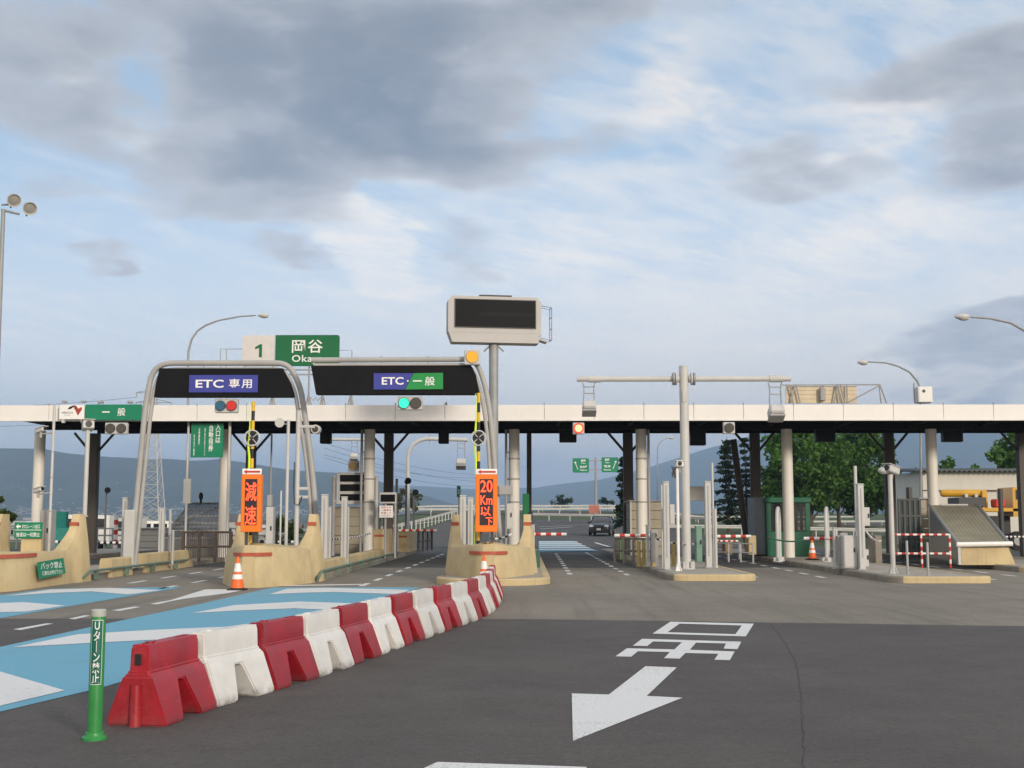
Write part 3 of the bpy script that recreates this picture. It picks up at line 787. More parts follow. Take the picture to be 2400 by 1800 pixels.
for i, (px, py, qx, qy) in enumerate([(480, 845, 476, 870), (575, 845, 574, 870), (640, 845, 641, 870), (713, 955, 698, 960)]):
    a, b = spx(px, py, YP), spx(qx, qy, YP); mb = MB(); mb.ring([(a[0], 0, a[1]), (b[0], 0, b[1])], .02, 8); mb.build('clamp', M_MGREY, pt)
poly = [spx(*q, YP) for q in [(376, 864), (664, 864), (684, 900), (693, 931), (364, 931), (368, 900)]]
mb = MB(); mb.prism(poly, -.10, .22); mb.build('board', M_BLKM, pt)
a, b = spx(445, 921, YP), spx(607, 880, YP)
mb = MB(); mb.b2(a[0], b[0], -.13, -.101, a[1], b[1], .008); pn = mb.build('panel', M_BLUEP, pt)
a, b = spx(461, 910, YP), spx(527, 891, YP); lettering('ETC', (a[0] + b[0]) / 2, (a[1] + b[1]) / 2, b[0] - a[0], b[1] - a[1], -.134, M_SIGNW, pn, bold=.02)
a, b = spx(539, 911, YP), spx(593, 889, YP); lettering('専用', (a[0] + b[0]) / 2, (a[1] + b[1]) / 2, b[0] - a[0], b[1] - a[1], -.134, M_SIGNW, pn, bold=.012, sp=1.2)
# boxy feet
for px, ya in ((306, 1195), (742, 1300)):
    x, z1 = spx(px, ya, YP); mb = MB(); mb.box((x + .02, 0, (.16 + z1) / 2), (.30, .34, z1 - .16), None, .02)
    mb.box((x + .02, 0, .175), (.5, .5, .03)); mb.build('foot', M_LGREY, pt)
a = spx(530, 935, YP)
signal('lane_signal', 'signal with dark blue lens and dull red lens under the left ETC board', 530, 951, YP, .66, .40, [(M_LB, .135), (M_LR, .135)])
YQ = 34.2
pt2 = thing('sign_gantry', 'grey tube gantry with black board and half blue half green panel over lane two', 'gantry', (0, YQ, 0))
op = [(*spx(px, py, YQ), 0) for px, py in [(730, 844), (1116, 842), (1138, 905), (1153, 1000), (1176, 1330)]]
ip = [(*spx(px, py, YQ), 0) for px, py in [(736, 856), (1106, 855), (1127, 915), (1142, 1010), (1163, 1330)]]
tube([(x, 0, z) for x, z, _ in fillet(op, .6)], .075, 'outer_tube', pt2); tube([(x, 0, z) for x, z, _ in fillet(ip, .5)], .055, 'inner_tube', pt2)
for px in (893, 1003): a, b = spx(px, 834, YQ), spx(px + 2, 862, YQ); mb = MB(); mb.ring([(a[0], 0, a[1]), (b[0], 0, b[1])], .02, 8); mb.build('clamp', M_MGREY, pt2)
poly = [spx(*q, YQ) for q in [(730, 858), (1104, 857), (1116, 880), (1124, 925), (742, 925)]]
mb = MB(); mb.prism(poly, -.10, .22); mb.build('board', M_BLKM, pt2)
P = lambda px, py: spx(px, py, YQ)
mb = MB(); mb.prism([P(877, 914), P(877, 876), P(969, 876), P(950, 914)], -.13, -.101); pn = mb.build('panel', M_BLUEP, pt2)
mb = MB(); mb.prism([P(951, 914), P(970, 876), P(1039, 875), P(1039, 913)], -.13, -.101); pg = mb.build('panel', mat('panel_green', (.015, .25, .06), .4, var=.05, scale=2), pt2)
a, b = P(896, 903), P(947, 885); lettering('ETC', (a[0] + b[0]) / 2, (a[1] + b[1]) / 2, b[0] - a[0], b[1] - a[1], -.134, M_SIGNW, pn, bold=.02)
a, b = P(997, 905), P(1020, 884); lettering('般', (a[0] + b[0]) / 2, (a[1] + b[1]) / 2, b[0] - a[0], b[1] - a[1], -.134, M_SIGNW, pg, bold=.01)
a, b = P(969, 895), P(990, 893); lettering('一', (a[0] + b[0]) / 2, (a[1] + b[1]) / 2, b[0] - a[0], .035, -.134, M_SIGNW, pg, bold=.01)
a = P(957, 894); mb = MB(); mb.disc((a[0], 0, a[1]), .025, -.142, -.134, 12); mb.build('lettering', M_SIGNW, pg)
signal('lane_signal', 'signal with glowing green left lens under the half blue half green board', 961, 945, YQ, .68, .37, [(M_LG, .14), (M_LK, .14)])
signal('lane_signal', 'small lit red signal under the canopy right of the tall display pole', 1356, 1004, YF - .25, .40, .40, [(M_LRB, .13)])
signal('lane_signal', 'small unlit square signal under the canopy right of the antenna gantry', 1709, 1003, YF - .25, .40, .40, [(M_LK, .15)])
t = signal('lane_signal', 'unlit double signal with rounded white backing below the green general lane sign', 272, 1004, YF - .3, .78, .40, [(M_LK, .15), (M_LK, .15)])
# ------------------------------------------------------------------ green general-lane sign and logo board on the fascia
YS = YF - .22
t = thing('lane_sign', 'long green sign with two white characters mounted on the canopy fascia', 'sign', (0, YS, 0))
a, b = spx(200, 985, YS), spx(333, 948, YS); mb = MB(); mb.b2(a[0], b[0], -.04, .08, a[1], b[1], .01); mb.build('panel', M_GSIGN, t)
a, b = spx(240, 966.5, YS), spx(258, 965, YS); lettering('一', (a[0] + b[0]) / 2, (a[1] + b[1]) / 2, b[0] - a[0], .045, -.043, M_SIGNW, t)
a, b = spx(276, 975, YS), spx(295, 956, YS); lettering('般', (a[0] + b[0]) / 2, (a[1] + b[1]) / 2, b[0] - a[0], b[1] - a[1], -.043, M_SIGNW, t)
for px in (237, 306):
    a = spx(px, 944, YS); mb = MB(); mb.box((a[0], -.03, a[1] + .02), (.16, .22, .08), None, .02); mb.build('lamp', M_MGREY, t)
t = thing('logo_board', 'white board with dark red and black bent arrow emblem left of the green fascia sign', 'sign', (0, YS, 0))
a, b = spx(139, 983, YS), spx(199, 949, YS); mb = MB(); mb.b2(a[0], b[0], -.04, .08, a[1], b[1], .01); mb.build('panel', M_SIGNW, t)
q = lambda u, v: spx(u / 5.53, 900 + v / 5.53, YS)
mb = MB(); mb.prism([q(880, 330), q(905, 300), q(950, 280), q(985, 278), q(955, 300), q(925, 325)], -.048, -.041); mb.build('emblem_wing', M_BLACK, t)
mb = MB(); mb.prism([q(958, 300), q(988, 278), q(1022, 322), q(1062, 298), q(1068, 330), q(1015, 410), q(985, 345)], -.048, -.041); mb.build('emblem_arrow', mat('emblem_red', (.33, .05, .03), .4), t)
a, b = q(805, 385), q(950, 360); lettering('NEXCO', (a[0] + b[0]) / 2, (a[1] + b[1]) / 2, b[0] - a[0], b[1] - a[1], -.043, M_BLACK, t)
a, b = q(840, 415), q(915, 396); lettering('中日本', (a[0] + b[0]) / 2, (a[1] + b[1]) / 2, b[0] - a[0], b[1] - a[1], -.043, M_MGREY, t)
for px in (152, 197):
    a = spx(px, 943, YS); mb = MB(); mb.box((a[0], -.03, a[1] + .02), (.14, .22, .07), None, .02); mb.build('lamp', M_MGREY, t)
    a = spx(px - 4, 987, YS); mb = MB(); mb.b2(a[0] - .05, a[0] + .05, -.02, .1, a[1] - .06, a[1] + .08); mb.build('bracket', M_LGREY, t)
# ------------------------------------------------------------------ place-name sign on the canopy roof
YO = 46.5
t = thing('place_sign', 'large sign above the canopy with white half reading 1 and green half reading Okaya', 'sign', (0, YO, 0))
def rrect(a, b, r, corners=(1, 1, 1, 1)):
    x0, z0, x1, z1 = a[0], a[1], b[0], b[1]; pts = []
    for k, (cx, cz, sx, sz) in enumerate(((x1, z1, -1, -1), (x0, z1, 1, -1), (x0, z0, 1, 1), (x1, z0, -1, 1))):
        rr = r if corners[k] else 1e-3
        for i in range(6):
            th = R(90 * k + 90 * i / 5); pts.append((cx + sx * rr + rr * math.cos(th), cz + sz * rr + rr * math.sin(th)))
    return pts
a, b = spx(567, 858, YO), spx(644, 786, YO); mb = MB(); mb.prism(rrect(a, b, .09, (0, 1, 1, 0)), 0, .06); w_ = mb.build('number_panel', mat('grey_white_sheet', (.62, .60, .58), .45, var=.04), t)
cx1_, cz1_ = spx(606, 822, YO)
mb = MB(); mb.prism([(cx1_ + .02, cz1_ - .25), (cx1_ + .13, cz1_ - .25), (cx1_ + .13, cz1_ + .25), (cx1_ + .05, cz1_ + .25), (cx1_ - .13, cz1_ + .14), (cx1_ - .13, cz1_ + .05), (cx1_ + .02, cz1_ + .11)], -.006, -.001); mb.build('lettering', M_GDARK, w_)
a, b = spx(644.3, 858, YO), spx(796, 785, YO); mb = MB(); mb.prism(rrect(a, b, .09, (1, 0, 0, 1)), 0, .06); g_ = mb.build('name_panel', M_GDARK, t)
a, b = spx(684, 827, YO), spx(757, 796, YO); lettering('岡谷', (a[0] + b[0]) / 2, (a[1] + b[1]) / 2, b[0] - a[0], b[1] - a[1], -.004, M_SIGNW, g_, bold=.012, sp=1.15)
a, b = spx(684, 853, YO), spx(757, 832, YO); lettering('Okaya', (a[0] + b[0]) / 2, (a[1] + b[1]) / 2, b[0] - a[0], b[1] - a[1], -.004, M_SIGNW, g_, bold=.012, sp=1.1)
for pts in ([(515, 950), (515, 817), (567, 817)], [(529, 950), (529, 817)], [(796, 820), (824, 820), (824, 950)]):
    fr = MB(); fr.ring([(spx(*q_, YO)[0], .1, spx(*q_, YO)[1]) for q_ in pts], .018, 6); fr.build('side_rail', M_MGREY, t)
for px in (637, 722, 755, 821):
    mb = MB(); x, z = spx(px, 945, YO); zt = spx(px, 858, YO)[1]
    mb.cyl((x, .12, fz1 + .06), (x, .12, zt if px != 821 else z + .3), .035, n=8)
    for s in (-1, 1): mb.cyl((x, .12, z + .42), (x + s * .16, .12, fz1 + .04), .025, n=6)
    mb.b2(x - .2, x + .2, .05, .2, fz1 + .03, fz1 + .08)
    mb.build('support', M_STEEL, t)
mb = MB()
for y_ in (866, 877): a, b = spx(640, y_, YO), spx(765, y_, YO); mb.b2(a[0], b[0], .09, .15, a[1] - .025, a[1] + .025)
mb.build('cross_rail', M_STEEL, t)
mb = MB(); mb.ring([(spx(722 + 33 * i / 6, 938 - (7 if i % 2 else 0), YO)[0], .12, spx(700, 938 - (7 if i % 2 else 0), YO)[1]) for i in range(7)], .02, 6); mb.build('cable', M_MGREY, t)
# ------------------------------------------------------------------ tall display
YV = 37.5
xv, _ = spx(1157, 900, YV)
t = thing('message_display', 'tall grey pole with big white box holding a switched off black screen', 'display', (xv, YV, .15))
zb = at(1157, 812, YV).z - .15
mb = MB(); mb._lathe([(.21, 0), (.21, .03), (.142, .035), (.142, zb + .12)], (0, 0, 0), 24)
for s in (-1, 1): mb.box((s * .2, 0, zb - .06), (.28, .06, .05), (0, s * .75, 0))
for th in range(4): mb.box((.16 * math.cos(th * 1.57), .16 * math.sin(th * 1.57), .12), (.12, .02, .2), (0, 0, th * 1.57))
mb.build('pole', M_STEEL, t)
hd = bpy.data.objects.new('display_head', None)
s0 = 2900 / YV
W2, Hh = 2.86, 1.44
RZ = R(9)
mb = MB()
def rot(mb_, rz, z0):
    c, s = math.cos(rz), math.sin(rz); mb_.v = [(x * c - y * s, x * s + y * c, z + z0) for x, y, z in mb_.v]; return mb_
ol = [(-1.40, .28), (-1.30, 0.0), (1.36, 0.0), (1.36, .22), (1.43, .25), (1.43, 1.28), (1.30, 1.42), (-1.30, 1.42), (-1.43, 1.28), (-1.43, .34)]
mb.prism(ol, -.28, .30)
hd = rot(mb, RZ, zb + .08).build('cabinet', mat('cabinet_grey', (.44, .43, .415), .5, var=.05, scale=1.2, streak=.2, dirtcol=(.30, .28, .25)), t)
mb = MB(); mb.b2(-1.21, 1.24, -.30, -.281, .47, 1.30); rot(mb, RZ, zb + .08).build('screen', M_SMOKE, hd)
mb = MB()
for (x0, x1, z0, z1) in ((-1.235, 1.265, .445, .468), (-1.235, 1.265, 1.302, 1.325), (-1.235, -1.212, .468, 1.302), (1.242, 1.265, .468, 1.302)): mb.b2(x0, x1, -.31, -.281, z0, z1)
rot(mb, RZ, zb + .08).build('bezel', M_DGREY, hd)
mb = MB(); mb.b2(-.5, 1.2, -.304, -.3005, .80, .93); rot(mb, RZ, zb + .08).build('screen_module', mat('screen_grey', (.016, .016, .017), .6, spec=.12), hd)
mb = MB(); mb.b2(-.45, .55, -.1, .28, 1.47, 1.50); mb.b2(-.35, .45, 0, .2, 1.42, 1.47); rot(mb, RZ, zb + .08).build('roof_hatch', M_DGREY, hd)
mb = MB()
for dy in (-.12, .22): mb.ring([(1.43, dy, 1.20), (1.78, dy, 1.15), (1.78, dy, .12), (1.43, dy, .2)], .016, 6)
for z in (1.15, .85, .5, .15): mb.ring([(1.78, -.12, z), (1.78, .22, z)], .014, 6)
mb.box((1.5, .05, .12), (.3, .34, .05), (0, .3, 0)); rot(mb, RZ, zb + .08).build('ladder_cage', M_STEEL, hd)
mb = MB(); mb.b2(-1.31, 1.37, -.284, -.281, .30, .306); rot(mb, RZ, zb + .08).build('panel_seam', M_MGREY, hd)
# amber beacon fixed to the gantry end
x, z = spx(1107, 838, YQ - .2)
t = thing('beacon', 'square white beacon with amber lens at the right end of the lane two gantry', 'beacon', (x, YQ - .2, z))
mb = MB(); mb.box((0, 0, 0), (.44, .22, .42), None, .02); mb.build('housing', M_LGREY, t)
mb = MB(); mb.disc((0, 0, 0), .155, -.15, -.11, 24); mb.build('lens', M_LA, t)
mb = MB(); mb.ring([(0, -.10, 0), (0, -.13, 0)], .175, 24); mb.build('rim', M_MGREY, t)
# ------------------------------------------------------------------ vertical LED signs, striped poles with wheels
def led_sign(px0, px1, pyt, pyb, Y, label, chars, rows):
    xa, zb_ = spx(px0, pyb, Y); xb, zt_ = spx(px1, pyt + 14, Y); xm = (xa + xb) / 2; w = xb - xa
    t = thing('led_sign', label, 'led sign', (xm, Y, zb_)); h = zt_ - zb_
    mb = MB(); mb.box((0, .11, h / 2), (w, .22, h), None, .015); mb.build('cabinet', M_ORSIGN, t)
    mb = MB(); mb.box((0, -.004, h * .52), (w * .60, .012, h * .80)); bd = mb.build('led_board', M_LEDBG, t)
    for ch, cz, ww, hh, cx in rows:
        lettering(ch, cx * w, cz * h, ww * w, hh * h, -.014, M_LED, bd, bold=.008)
    mb = MB(); mb.box((0, .04, h + .07), (w * .97, .05, .135), None, .01); ap = mb.build('arrow_plate', M_SIGNW, t)
    mb = MB(); zc_ = h + .065
    mb.prism([(-w * .40, zc_), (-w * .24, zc_ + .055), (-w * .26, zc_ + .022), (w * .42, zc_ + .022), (w * .42, zc_ - .022), (-w * .26, zc_ - .022), (-w * .24, zc_ - .055)], .008, .0145); mb.build('arrow', M_RED, ap)
    mb = MB()
    for s in (-1, 1): mb.b2(s * w * .25 - .03, s * w * .25 + .03, .10, .16, .85 - zb_, .02)
    mb.build('stand', M_DGREY, t)
    return t
led_sign(563, 613, 1098, 1247, 29.0, 'orange vertical sign with red glowing characters for slow down above the left buffer', 2,
         [('減', .70, .56, .33, .0), ('速', .29, .56, .33, .0)])
led_sign(1114, 1166, 1098, 1247, 30.6, 'orange vertical sign glowing 20 Km limit above the middle buffer', 4,
         [('20', .795, .54, .21, .0), ('Km', .555, .54, .16, .0), ('以', .36, .46, .16, -.03), ('下', .18, .30, .15, .12)])
M_NEON = mat('neon_yellow_cord', (.62, .85, .04), .5, var=.1, scale=5)
def wheel_pole(px, pyt, pyb, Y, label, spoke=0.7):
    x, zt_ = spx(px, pyt, Y); zb_ = spx(px, pyb, Y)[1]
    t = thing('striped_pole', label, 'pole', (x, Y, zb_)); h = zt_ - zb_
    mb = MB(); n = 16
    for i in range(n):
        mb.m = i % 2; dz = h / n; mb._lathe([(.042 if i > 4 else .042, 0), (.042, dz * .999)], (0, 0, dz * i), 12)
    mb.build('pole', [M_BLACK, M_YEL], t)
    mb = MB(); rnd = random.Random(int(px)); pts = [( -.075 + rnd.uniform(-.02, .02), -.03 + rnd.uniform(-.01, .01), h * (1 - i / 14) - .02) for i in range(15)]
    mb.ring(pts, [.028 if 2 < i < 8 else .012 for i in range(15)], 6); mb.build('cord', M_NEON, t)
    wz = spx(px, 1027, Y)[1] - zb_
    mb = MB(); r = .185
    mb.ring([(r * math.cos(2 * math.pi * k / 28), -.07, wz + r * math.sin(2 * math.pi * k / 28)) for k in range(28)], .018, 8, closed=True)
    for k in range(2):
        a = spoke + k * math.pi / 2; mb.cyl((-r * math.cos(a), -.07, wz - r * math.sin(a)), (r * math.cos(a), -.07, wz + r * math.sin(a)), .011, n=8)
    wh = mb.build('wheel', M_LGREY, t)
    mb = MB(); mb.disc((0, 0, wz), .15, -.06, -.052, 24); mb.build('wheel_disc', M_BLACK, wh)
    mb = MB(); mb.ring([(0, -.1, wz), (0, 0, wz)], .035, 12); mb.build('hub', M_DGREY, wh)
wheel_pole(594, 941, 1300, 29.6, 'black and yellow striped pole with wheel and neon cord behind the slow down sign')
wheel_pole(1122, 921, 1290, 31.1, 'black and yellow striped pole with wheel behind the 20 Km sign', .75)
# striped pole arm clamp
# ------------------------------------------------------------------ green ticket sign on two masts
YT = 43.35
t = thing('ticket_sign', 'green board with vertical white Japanese text hung below the canopy on grey masts', 'sign', (0, YT, 0))
a, b = spx(446, 1072, YT), spx(524, 992, YT); mb = MB(); mb.b2(a[0], b[0], 0, .06, a[1], b[1], .008); pn = mb.build('panel', M_GSIGN, t)
for body, px, y0, y1, w_ in (('入口は', 511, 993, 1038, 13), ('自動発券', 494.5, 996, 1058, 13), ('通行券をお取り下さい', 480, 1003, 1068, 5), ('自動精算機', 467, 1003, 1042, 5), ('料金所で精算', 455, 1018, 1068, 4.5)):
    a, b = spx(px - w_ / 2, y1, YT), spx(px + w_ / 2, y0, YT)
    lettering(body, (a[0] + b[0]) / 2, (a[1] + b[1]) / 2, b[0] - a[0], b[1] - a[1], -.004, M_SIGNW, pn, vertical=True, ls=.95)
for px, w_, yb in ((440, 6, 1178), (537, 7, 1300)):
    x, z1 = spx(px, 1005, YT); mb = MB(); mb.cyl((x, .1, .1), (x, .1, fz0 + .02), w_ / 2 * YT / FPX, n=12); mb.build('mast', M_LGREY, t)
x, z = spx(436, 1150, YT); mb = MB(); mb.b2(x - .12, x + .14, .06, .24, spx(436, 1180, YT)[1], spx(436, 1122, YT)[1], .01); mb.build('control_box', M_LGREY, t)
# ------------------------------------------------------------------ floodlights, street lamps
Yg = 30.0
x, zt_ = spx(8, 490, Yg)
t = thing('floodlight_mast', 'tall thin mast with two round floodlights at the left edge', 'floodlight', (x, Yg, .16))
mb = MB(); mb.ring([(.06, 0, 0), (0, 0, zt_ - .16)], [.075, .05], 12); mb.build('mast', M_STEEL, t)
mb = MB(); mb.ring([(-.05, 0, zt_ - .18), (.42, -.05, zt_ - .30)], .03, 8); mb.ring([(-.05, 0, zt_ - .05), (.25, -.02, zt_ - .05)], .025, 8); mb.build('crossarm', M_STEEL, t)
for px, py, tilt in ((36, 470, .75), (73, 489, .6)):
    xx, zz = spx(px, py, Yg); xx -= x; zz -= .16
    mb = MB()
    pr = [(.04, -.20), (.09, -.18), (.13, -.08), (.155, .04), (.172, .10), (.172, .115), (.15, .112), (.14, .07)]
    mb._lathe(pr, (0, 0, 0), 24); M = Euler((R(118), 0, R(34))).to_matrix()
    mb.v = [tuple(M @ Vector(v) + Vector((xx, -.12, zz))) for v in mb.v]; fl = mb.build('lamp_housing', M_LGREY, t)
    mb = MB(); mb._lathe([(.001, .072), (.142, .072), (.11, .085), (.001, .095)], (0, 0, 0), 24); mb.v = [tuple(M @ Vector(v) + Vector((xx, -.12, zz))) for v in mb.v]
    mb.build('lens', mat('lamp_glass', (.30, .29, .26), .2, var=.1, scale=6, coat=.4), fl)
    mb = MB(); mb.ring([(xx - .1, -.03, zz - .2), (xx - .06, -.06, zz - .05), (xx, -.02, zz)], .02, 8); mb.build('bracket', M_DGREY, fl)
def street_lamp(pts, head, Y, label, base_px, base_z=None, r=.06, flip=1, nm='street_lamp', k=1.0):
    P = [spx(*q_, Y) for q_ in pts]; x0 = P[0][0]
    zb_ = base_z
    t = thing(nm, label, 'street lamp', (x0, Y, zb_), group='curved street lamps')
    F = fillet([(x, z, 0) for x, z in P], 99, 8) if False else [(x, z, 0) for x, z in P]
    mb = MB(); pp = [(0, 0, 0)] + [(x - x0, 0, z - zb_) for x, z, _ in F]
    mb.ring(pp, [r * 1.25, r] + [r * .55 + r * .45 * (1 - i / len(F)) for i in range(1, len(F))], 10); mb.build('pole', M_STEEL, t)
    hx, hz_ = spx(*head, Y); hx -= x0; hz_ -= zb_
    mb = MB(); mb.sphere((hx, 0, hz_), 1.0, 14, (.27 * k, .13 * k, .11 * k)); h_ = mb.build('lamp_head', M_LGREY, t)
    mb = MB(); mb.sphere((hx - flip * -.05, 0, hz_ - .06 * k), 1.0, 14, (.2 * k, .10 * k, .09 * k)); mb.build('lens', mat('street_lamp_glass', (.40, .38, .34), .15, coat=.5), h_)
street_lamp([(441, 1180), (441, 845), (442, 822), (449, 796), (463, 775), (483, 762), (512, 751), (560, 742), (600, 739)], (617, 739), 60, 'curved street lamp rising behind the left sign gantry', 441, .0)
street_lamp([(2158, 1200), (2158, 912), (2150, 893), (2132, 872), (2105, 858), (2075, 850), (2035, 848)], (2022, 849), 60, 'curved street lamp above the white box at the right of the canopy', 2158, .0)
street_lamp([(2500, 1240), (2480, 900), (2460, 850), (2440, 812), (2410, 780), (2370, 757), (2320, 746), (2275, 743)], (2255, 742), 44, 'largest curved street lamp, reaching in from the right edge', 2480, .1)
street_lamp([(1541, 1190), (1541, 1050), (1545, 1040), (1554, 1031), (1565, 1026)], (1573, 1026), 120, 'small distant street lamp seen below the canopy beside a cream column', 1541, H(12, 120))
# ------------------------------------------------------------------ water-filled barriers
M_BRED = mat('barrier_red', (.33, .012, .022), .42, var=.18, scale=4, dirt=.5, dirtcol=(.40, .12, .13), spec=.5)
M_BWHT = mat('barrier_white', (.68, .67, .64), .42, var=.06, scale=5, dirt=.25, dirtcol=(.40, .36, .29), spec=.5)
for m_ in (M_BRED, M_BWHT):             # every moulding has weathered a little differently
    nt = m_.node_tree; S.nt = nt; bs = nt.nodes['Principled BSDF']; oi = nt.nodes.new('ShaderNodeObjectInfo'); rn = S(oi.outputs['Random'])
    tcn = [n_ for n_ in nt.nodes if n_.bl_idname == 'ShaderNodeTexCoord'][0]; ad = nt.nodes.new('ShaderNodeVectorMath'); ad.operation = 'ADD'
    for l_ in [l_ for l_ in nt.links if l_.from_node == tcn]: to = l_.to_socket; nt.links.remove(l_); nt.links.new(ad.outputs[0], to)
    nt.links.new(tcn.outputs['Object'], ad.inputs[0]); nt.links.new(comb(rn * 37.0, rn * 19.0, rn * 11.0), ad.inputs[1])
    sp = nt.nodes.new('ShaderNodeSeparateXYZ'); nt.links.new(tcn.outputs['Object'], sp.inputs[0]); Z_ = S(sp.outputs[2])
    src = bs.inputs['Base Color'].links[0].from_socket
    scr = noise(comb(S(sp.outputs[0]) * 3.0 + rn * 9.0, S(sp.outputs[1]) * 3.0, Z_ * 26.0), 2.5, 5, .7)
    c_ = mix(scr.step(.60, .74) * .35, src, (.50, .30, .29) if m_ is M_BRED else (.36, .34, .30))
    grime = (1.0 - Z_.step(.0, .10)) * noise(ad.outputs[0], 9.0, 5, .7).step(.35, .65)
    c_ = mix(grime * .65, c_, (.07, .06, .05))
    vm = nt.nodes.new('ShaderNodeVectorMath'); vm.operation = 'SCALE'; nt.links.new(c_, vm.inputs[0]); nt.links.new((rn * .28 + .84).s, vm.inputs['Scale'])
    nt.links.new(vm.outputs[0], bs.inputs['Base Color'])
LB = .945
def barrier_mesh():
    mb = MB()
    def w(z): return [(0, .235), (.05, .232), (.35, .118), (.375, .080), (.56, .072), (.58, .060)]
    prof = [(0, .235), (.045, .232), (.29, .140), (.36, .112), (.385, .078), (.565, .070), (.585, .058)]
    def xs(z): return .165 - .105 * z / .29
    def xe(z): return LB / 2 - (.0 if z < .375 else .03)
    for s in (-1, 1):
        for (z0, w0), (z1, w1) in zip(prof, prof[1:]):
            if z1 <= .29 + 1e-6:
                for q in (-1, 1):
                    mb.add([(q * xe(z0), s * w0, z0), (q * xs(z0), s * w0, z0), (q * xs(z1), s * w1, z1), (q * xe(z1), s * w1, z1)], [(0, 1, 2, 3)])
            else:
                mb.add([(-xe(z0), s * w0, z0), (-.06, s * w0, z0), (.06, s * w0, z0), (xe(z0), s * w0, z0), (xe(z1), s * w1, z1), (.06, s * w1, z1), (-.06, s * w1, z1), (-xe(z1), s * w1, z1)], [(0, 1, 6, 7), (1, 2, 5, 6), (2, 3, 4, 5)])
    for q in (-1, 1):
        for (z0, w0), (z1, w1) in zip(prof, prof[1:]):
            mb.add([(q * xe(z0), -w0, z0), (q * xe(z0), w0, z0), (q * xe(z1), w1, z1), (q * xe(z1), -w1, z1)], [(0, 1, 2, 3)])
            if z1 <= .29 + 1e-6: mb.add([(q * xs(z0), -w0, z0), (q * xs(z0), w0, z0), (q * xs(z1), w1, z1), (q * xs(z1), -w1, z1)], [(0, 1, 2, 3)])
        mb.add([(q * xe(0), -.235, 0), (q * xe(0), .235, 0), (q * xs(0), .235, 0), (q * xs(0), -.235, 0)], [(0, 1, 2, 3)])
    mb.add([(-.06, -.14, .29), (.06, -.14, .29), (.06, .14, .29), (-.06, .14, .29)], [(0, 1, 2, 3)])
    z, w_ = prof[-1]; mb.add([(-xe(z), -w_, z), (xe(z), -w_, z), (xe(z), w_, z), (-xe(z), w_, z)], [(0, 1, 2, 3)])
    return mb
def finish(o, width=.014, seg=2):
    bm = bmesh.new(); bm.from_mesh(o.data); bmesh.ops.remove_doubles(bm, verts=bm.verts, dist=1e-4); bmesh.ops.recalc_face_normals(bm, faces=bm.faces)
    es = [e for e in bm.edges if len(e.link_faces) == 2 and e.calc_face_angle(0) > R(20)]
    bmesh.ops.bevel(bm, geom=es, offset=width, segments=seg, affect='EDGES', clamp_overlap=True)
    bm.to_mesh(o.data); bm.free(); o.data.shade_smooth(); o.data.set_sharp_from_angle(angle=R(50))
def make_barrier(red):
    t = thing('water_barrier', 'x', 'barrier', group='red and white plastic barriers in a curving line')
    m = M_BRED if red else M_BWHT
    o = barrier_mesh().build('body', m, t); finish(o)
    mb = MB(); mb.ring([(-LB / 2 - .005, 0, .0), (-LB / 2 - .005, 0, .30)], [.045, .038], 14); mb.build('coupling_lug', m, t)
    mb = MB(); mb.ring([(-.28, 0, .575), (-.28, 0, .597)], .035, 14); mb.build('filler_cap', m, t)
    mb = MB(); mb.b2(-LB / 2 + .006, -LB / 2 + .02, -.022, .022, .44, .52, .004); mb.build('coupling_slot', M_RUBBER if red else M_MGREY, t)
    for x in (-.29, .27):
        mb = MB(); mb.b2(x - .1, x + .1, -.008, .008, .583, .592); mb.build('top_rib', m, t)
    return t
path = [Vector(p) for p in [(-2.63, 9.2), (-2.48, 10.19), (-2.22, 11.1), (-1.97, 12.1), (-1.77, 13.1), (-1.58, 14.2), (-1.40, 15.3), (-1.21, 16.3), (-1.03, 17.25), (-.83, 18.3), (-.67, 19.2), (-.56, 20.1), (-.49, 21.0), (-.45, 22.0), (-.43, 23.5), (-.45, 29)]]
def along(d):
    for a, b in zip(path, path[1:]):
        l = (b - a).length
        if d <= l: return a.lerp(b, d / l)
        d -= l
    return path[-1]
protos = [make_barrier(True), make_barrier(False)]
ordn = ['nearest', 'second', 'third', 'fourth', 'fifth', 'sixth', 'seventh', 'eighth', 'ninth']
NB = 17; rnd = random.Random(4)
for i in range(NB):
    a, b = along(i * 1.0), along(i * 1.0 + .995); d = (b - a).normalized(); c = (a + b) / 2 + Vector((-d.y, d.x)) * .225
    red = i % 2 == 0; w_ = ordn[i // 2] if i // 2 < 9 else 'farthest'
    lab = f"{w_} {'red' if red else 'white'} plastic barrier of the curving line" + (', beside the green post' if i == 0 else '')
    if i == NB - 1: lab = 'last red plastic barrier of the line, against the yellow buffer'
    rz = math.atan2(d.y, d.x) + rnd.uniform(-.02, .02)
    if i < 2: o = protos[i]; o.location = (c.x, c.y, .0); o.rotation_euler = (0, 0, rz); o['label'] = lab
    else: dup(protos[i % 2], (c.x, c.y, .0), rz, lab)
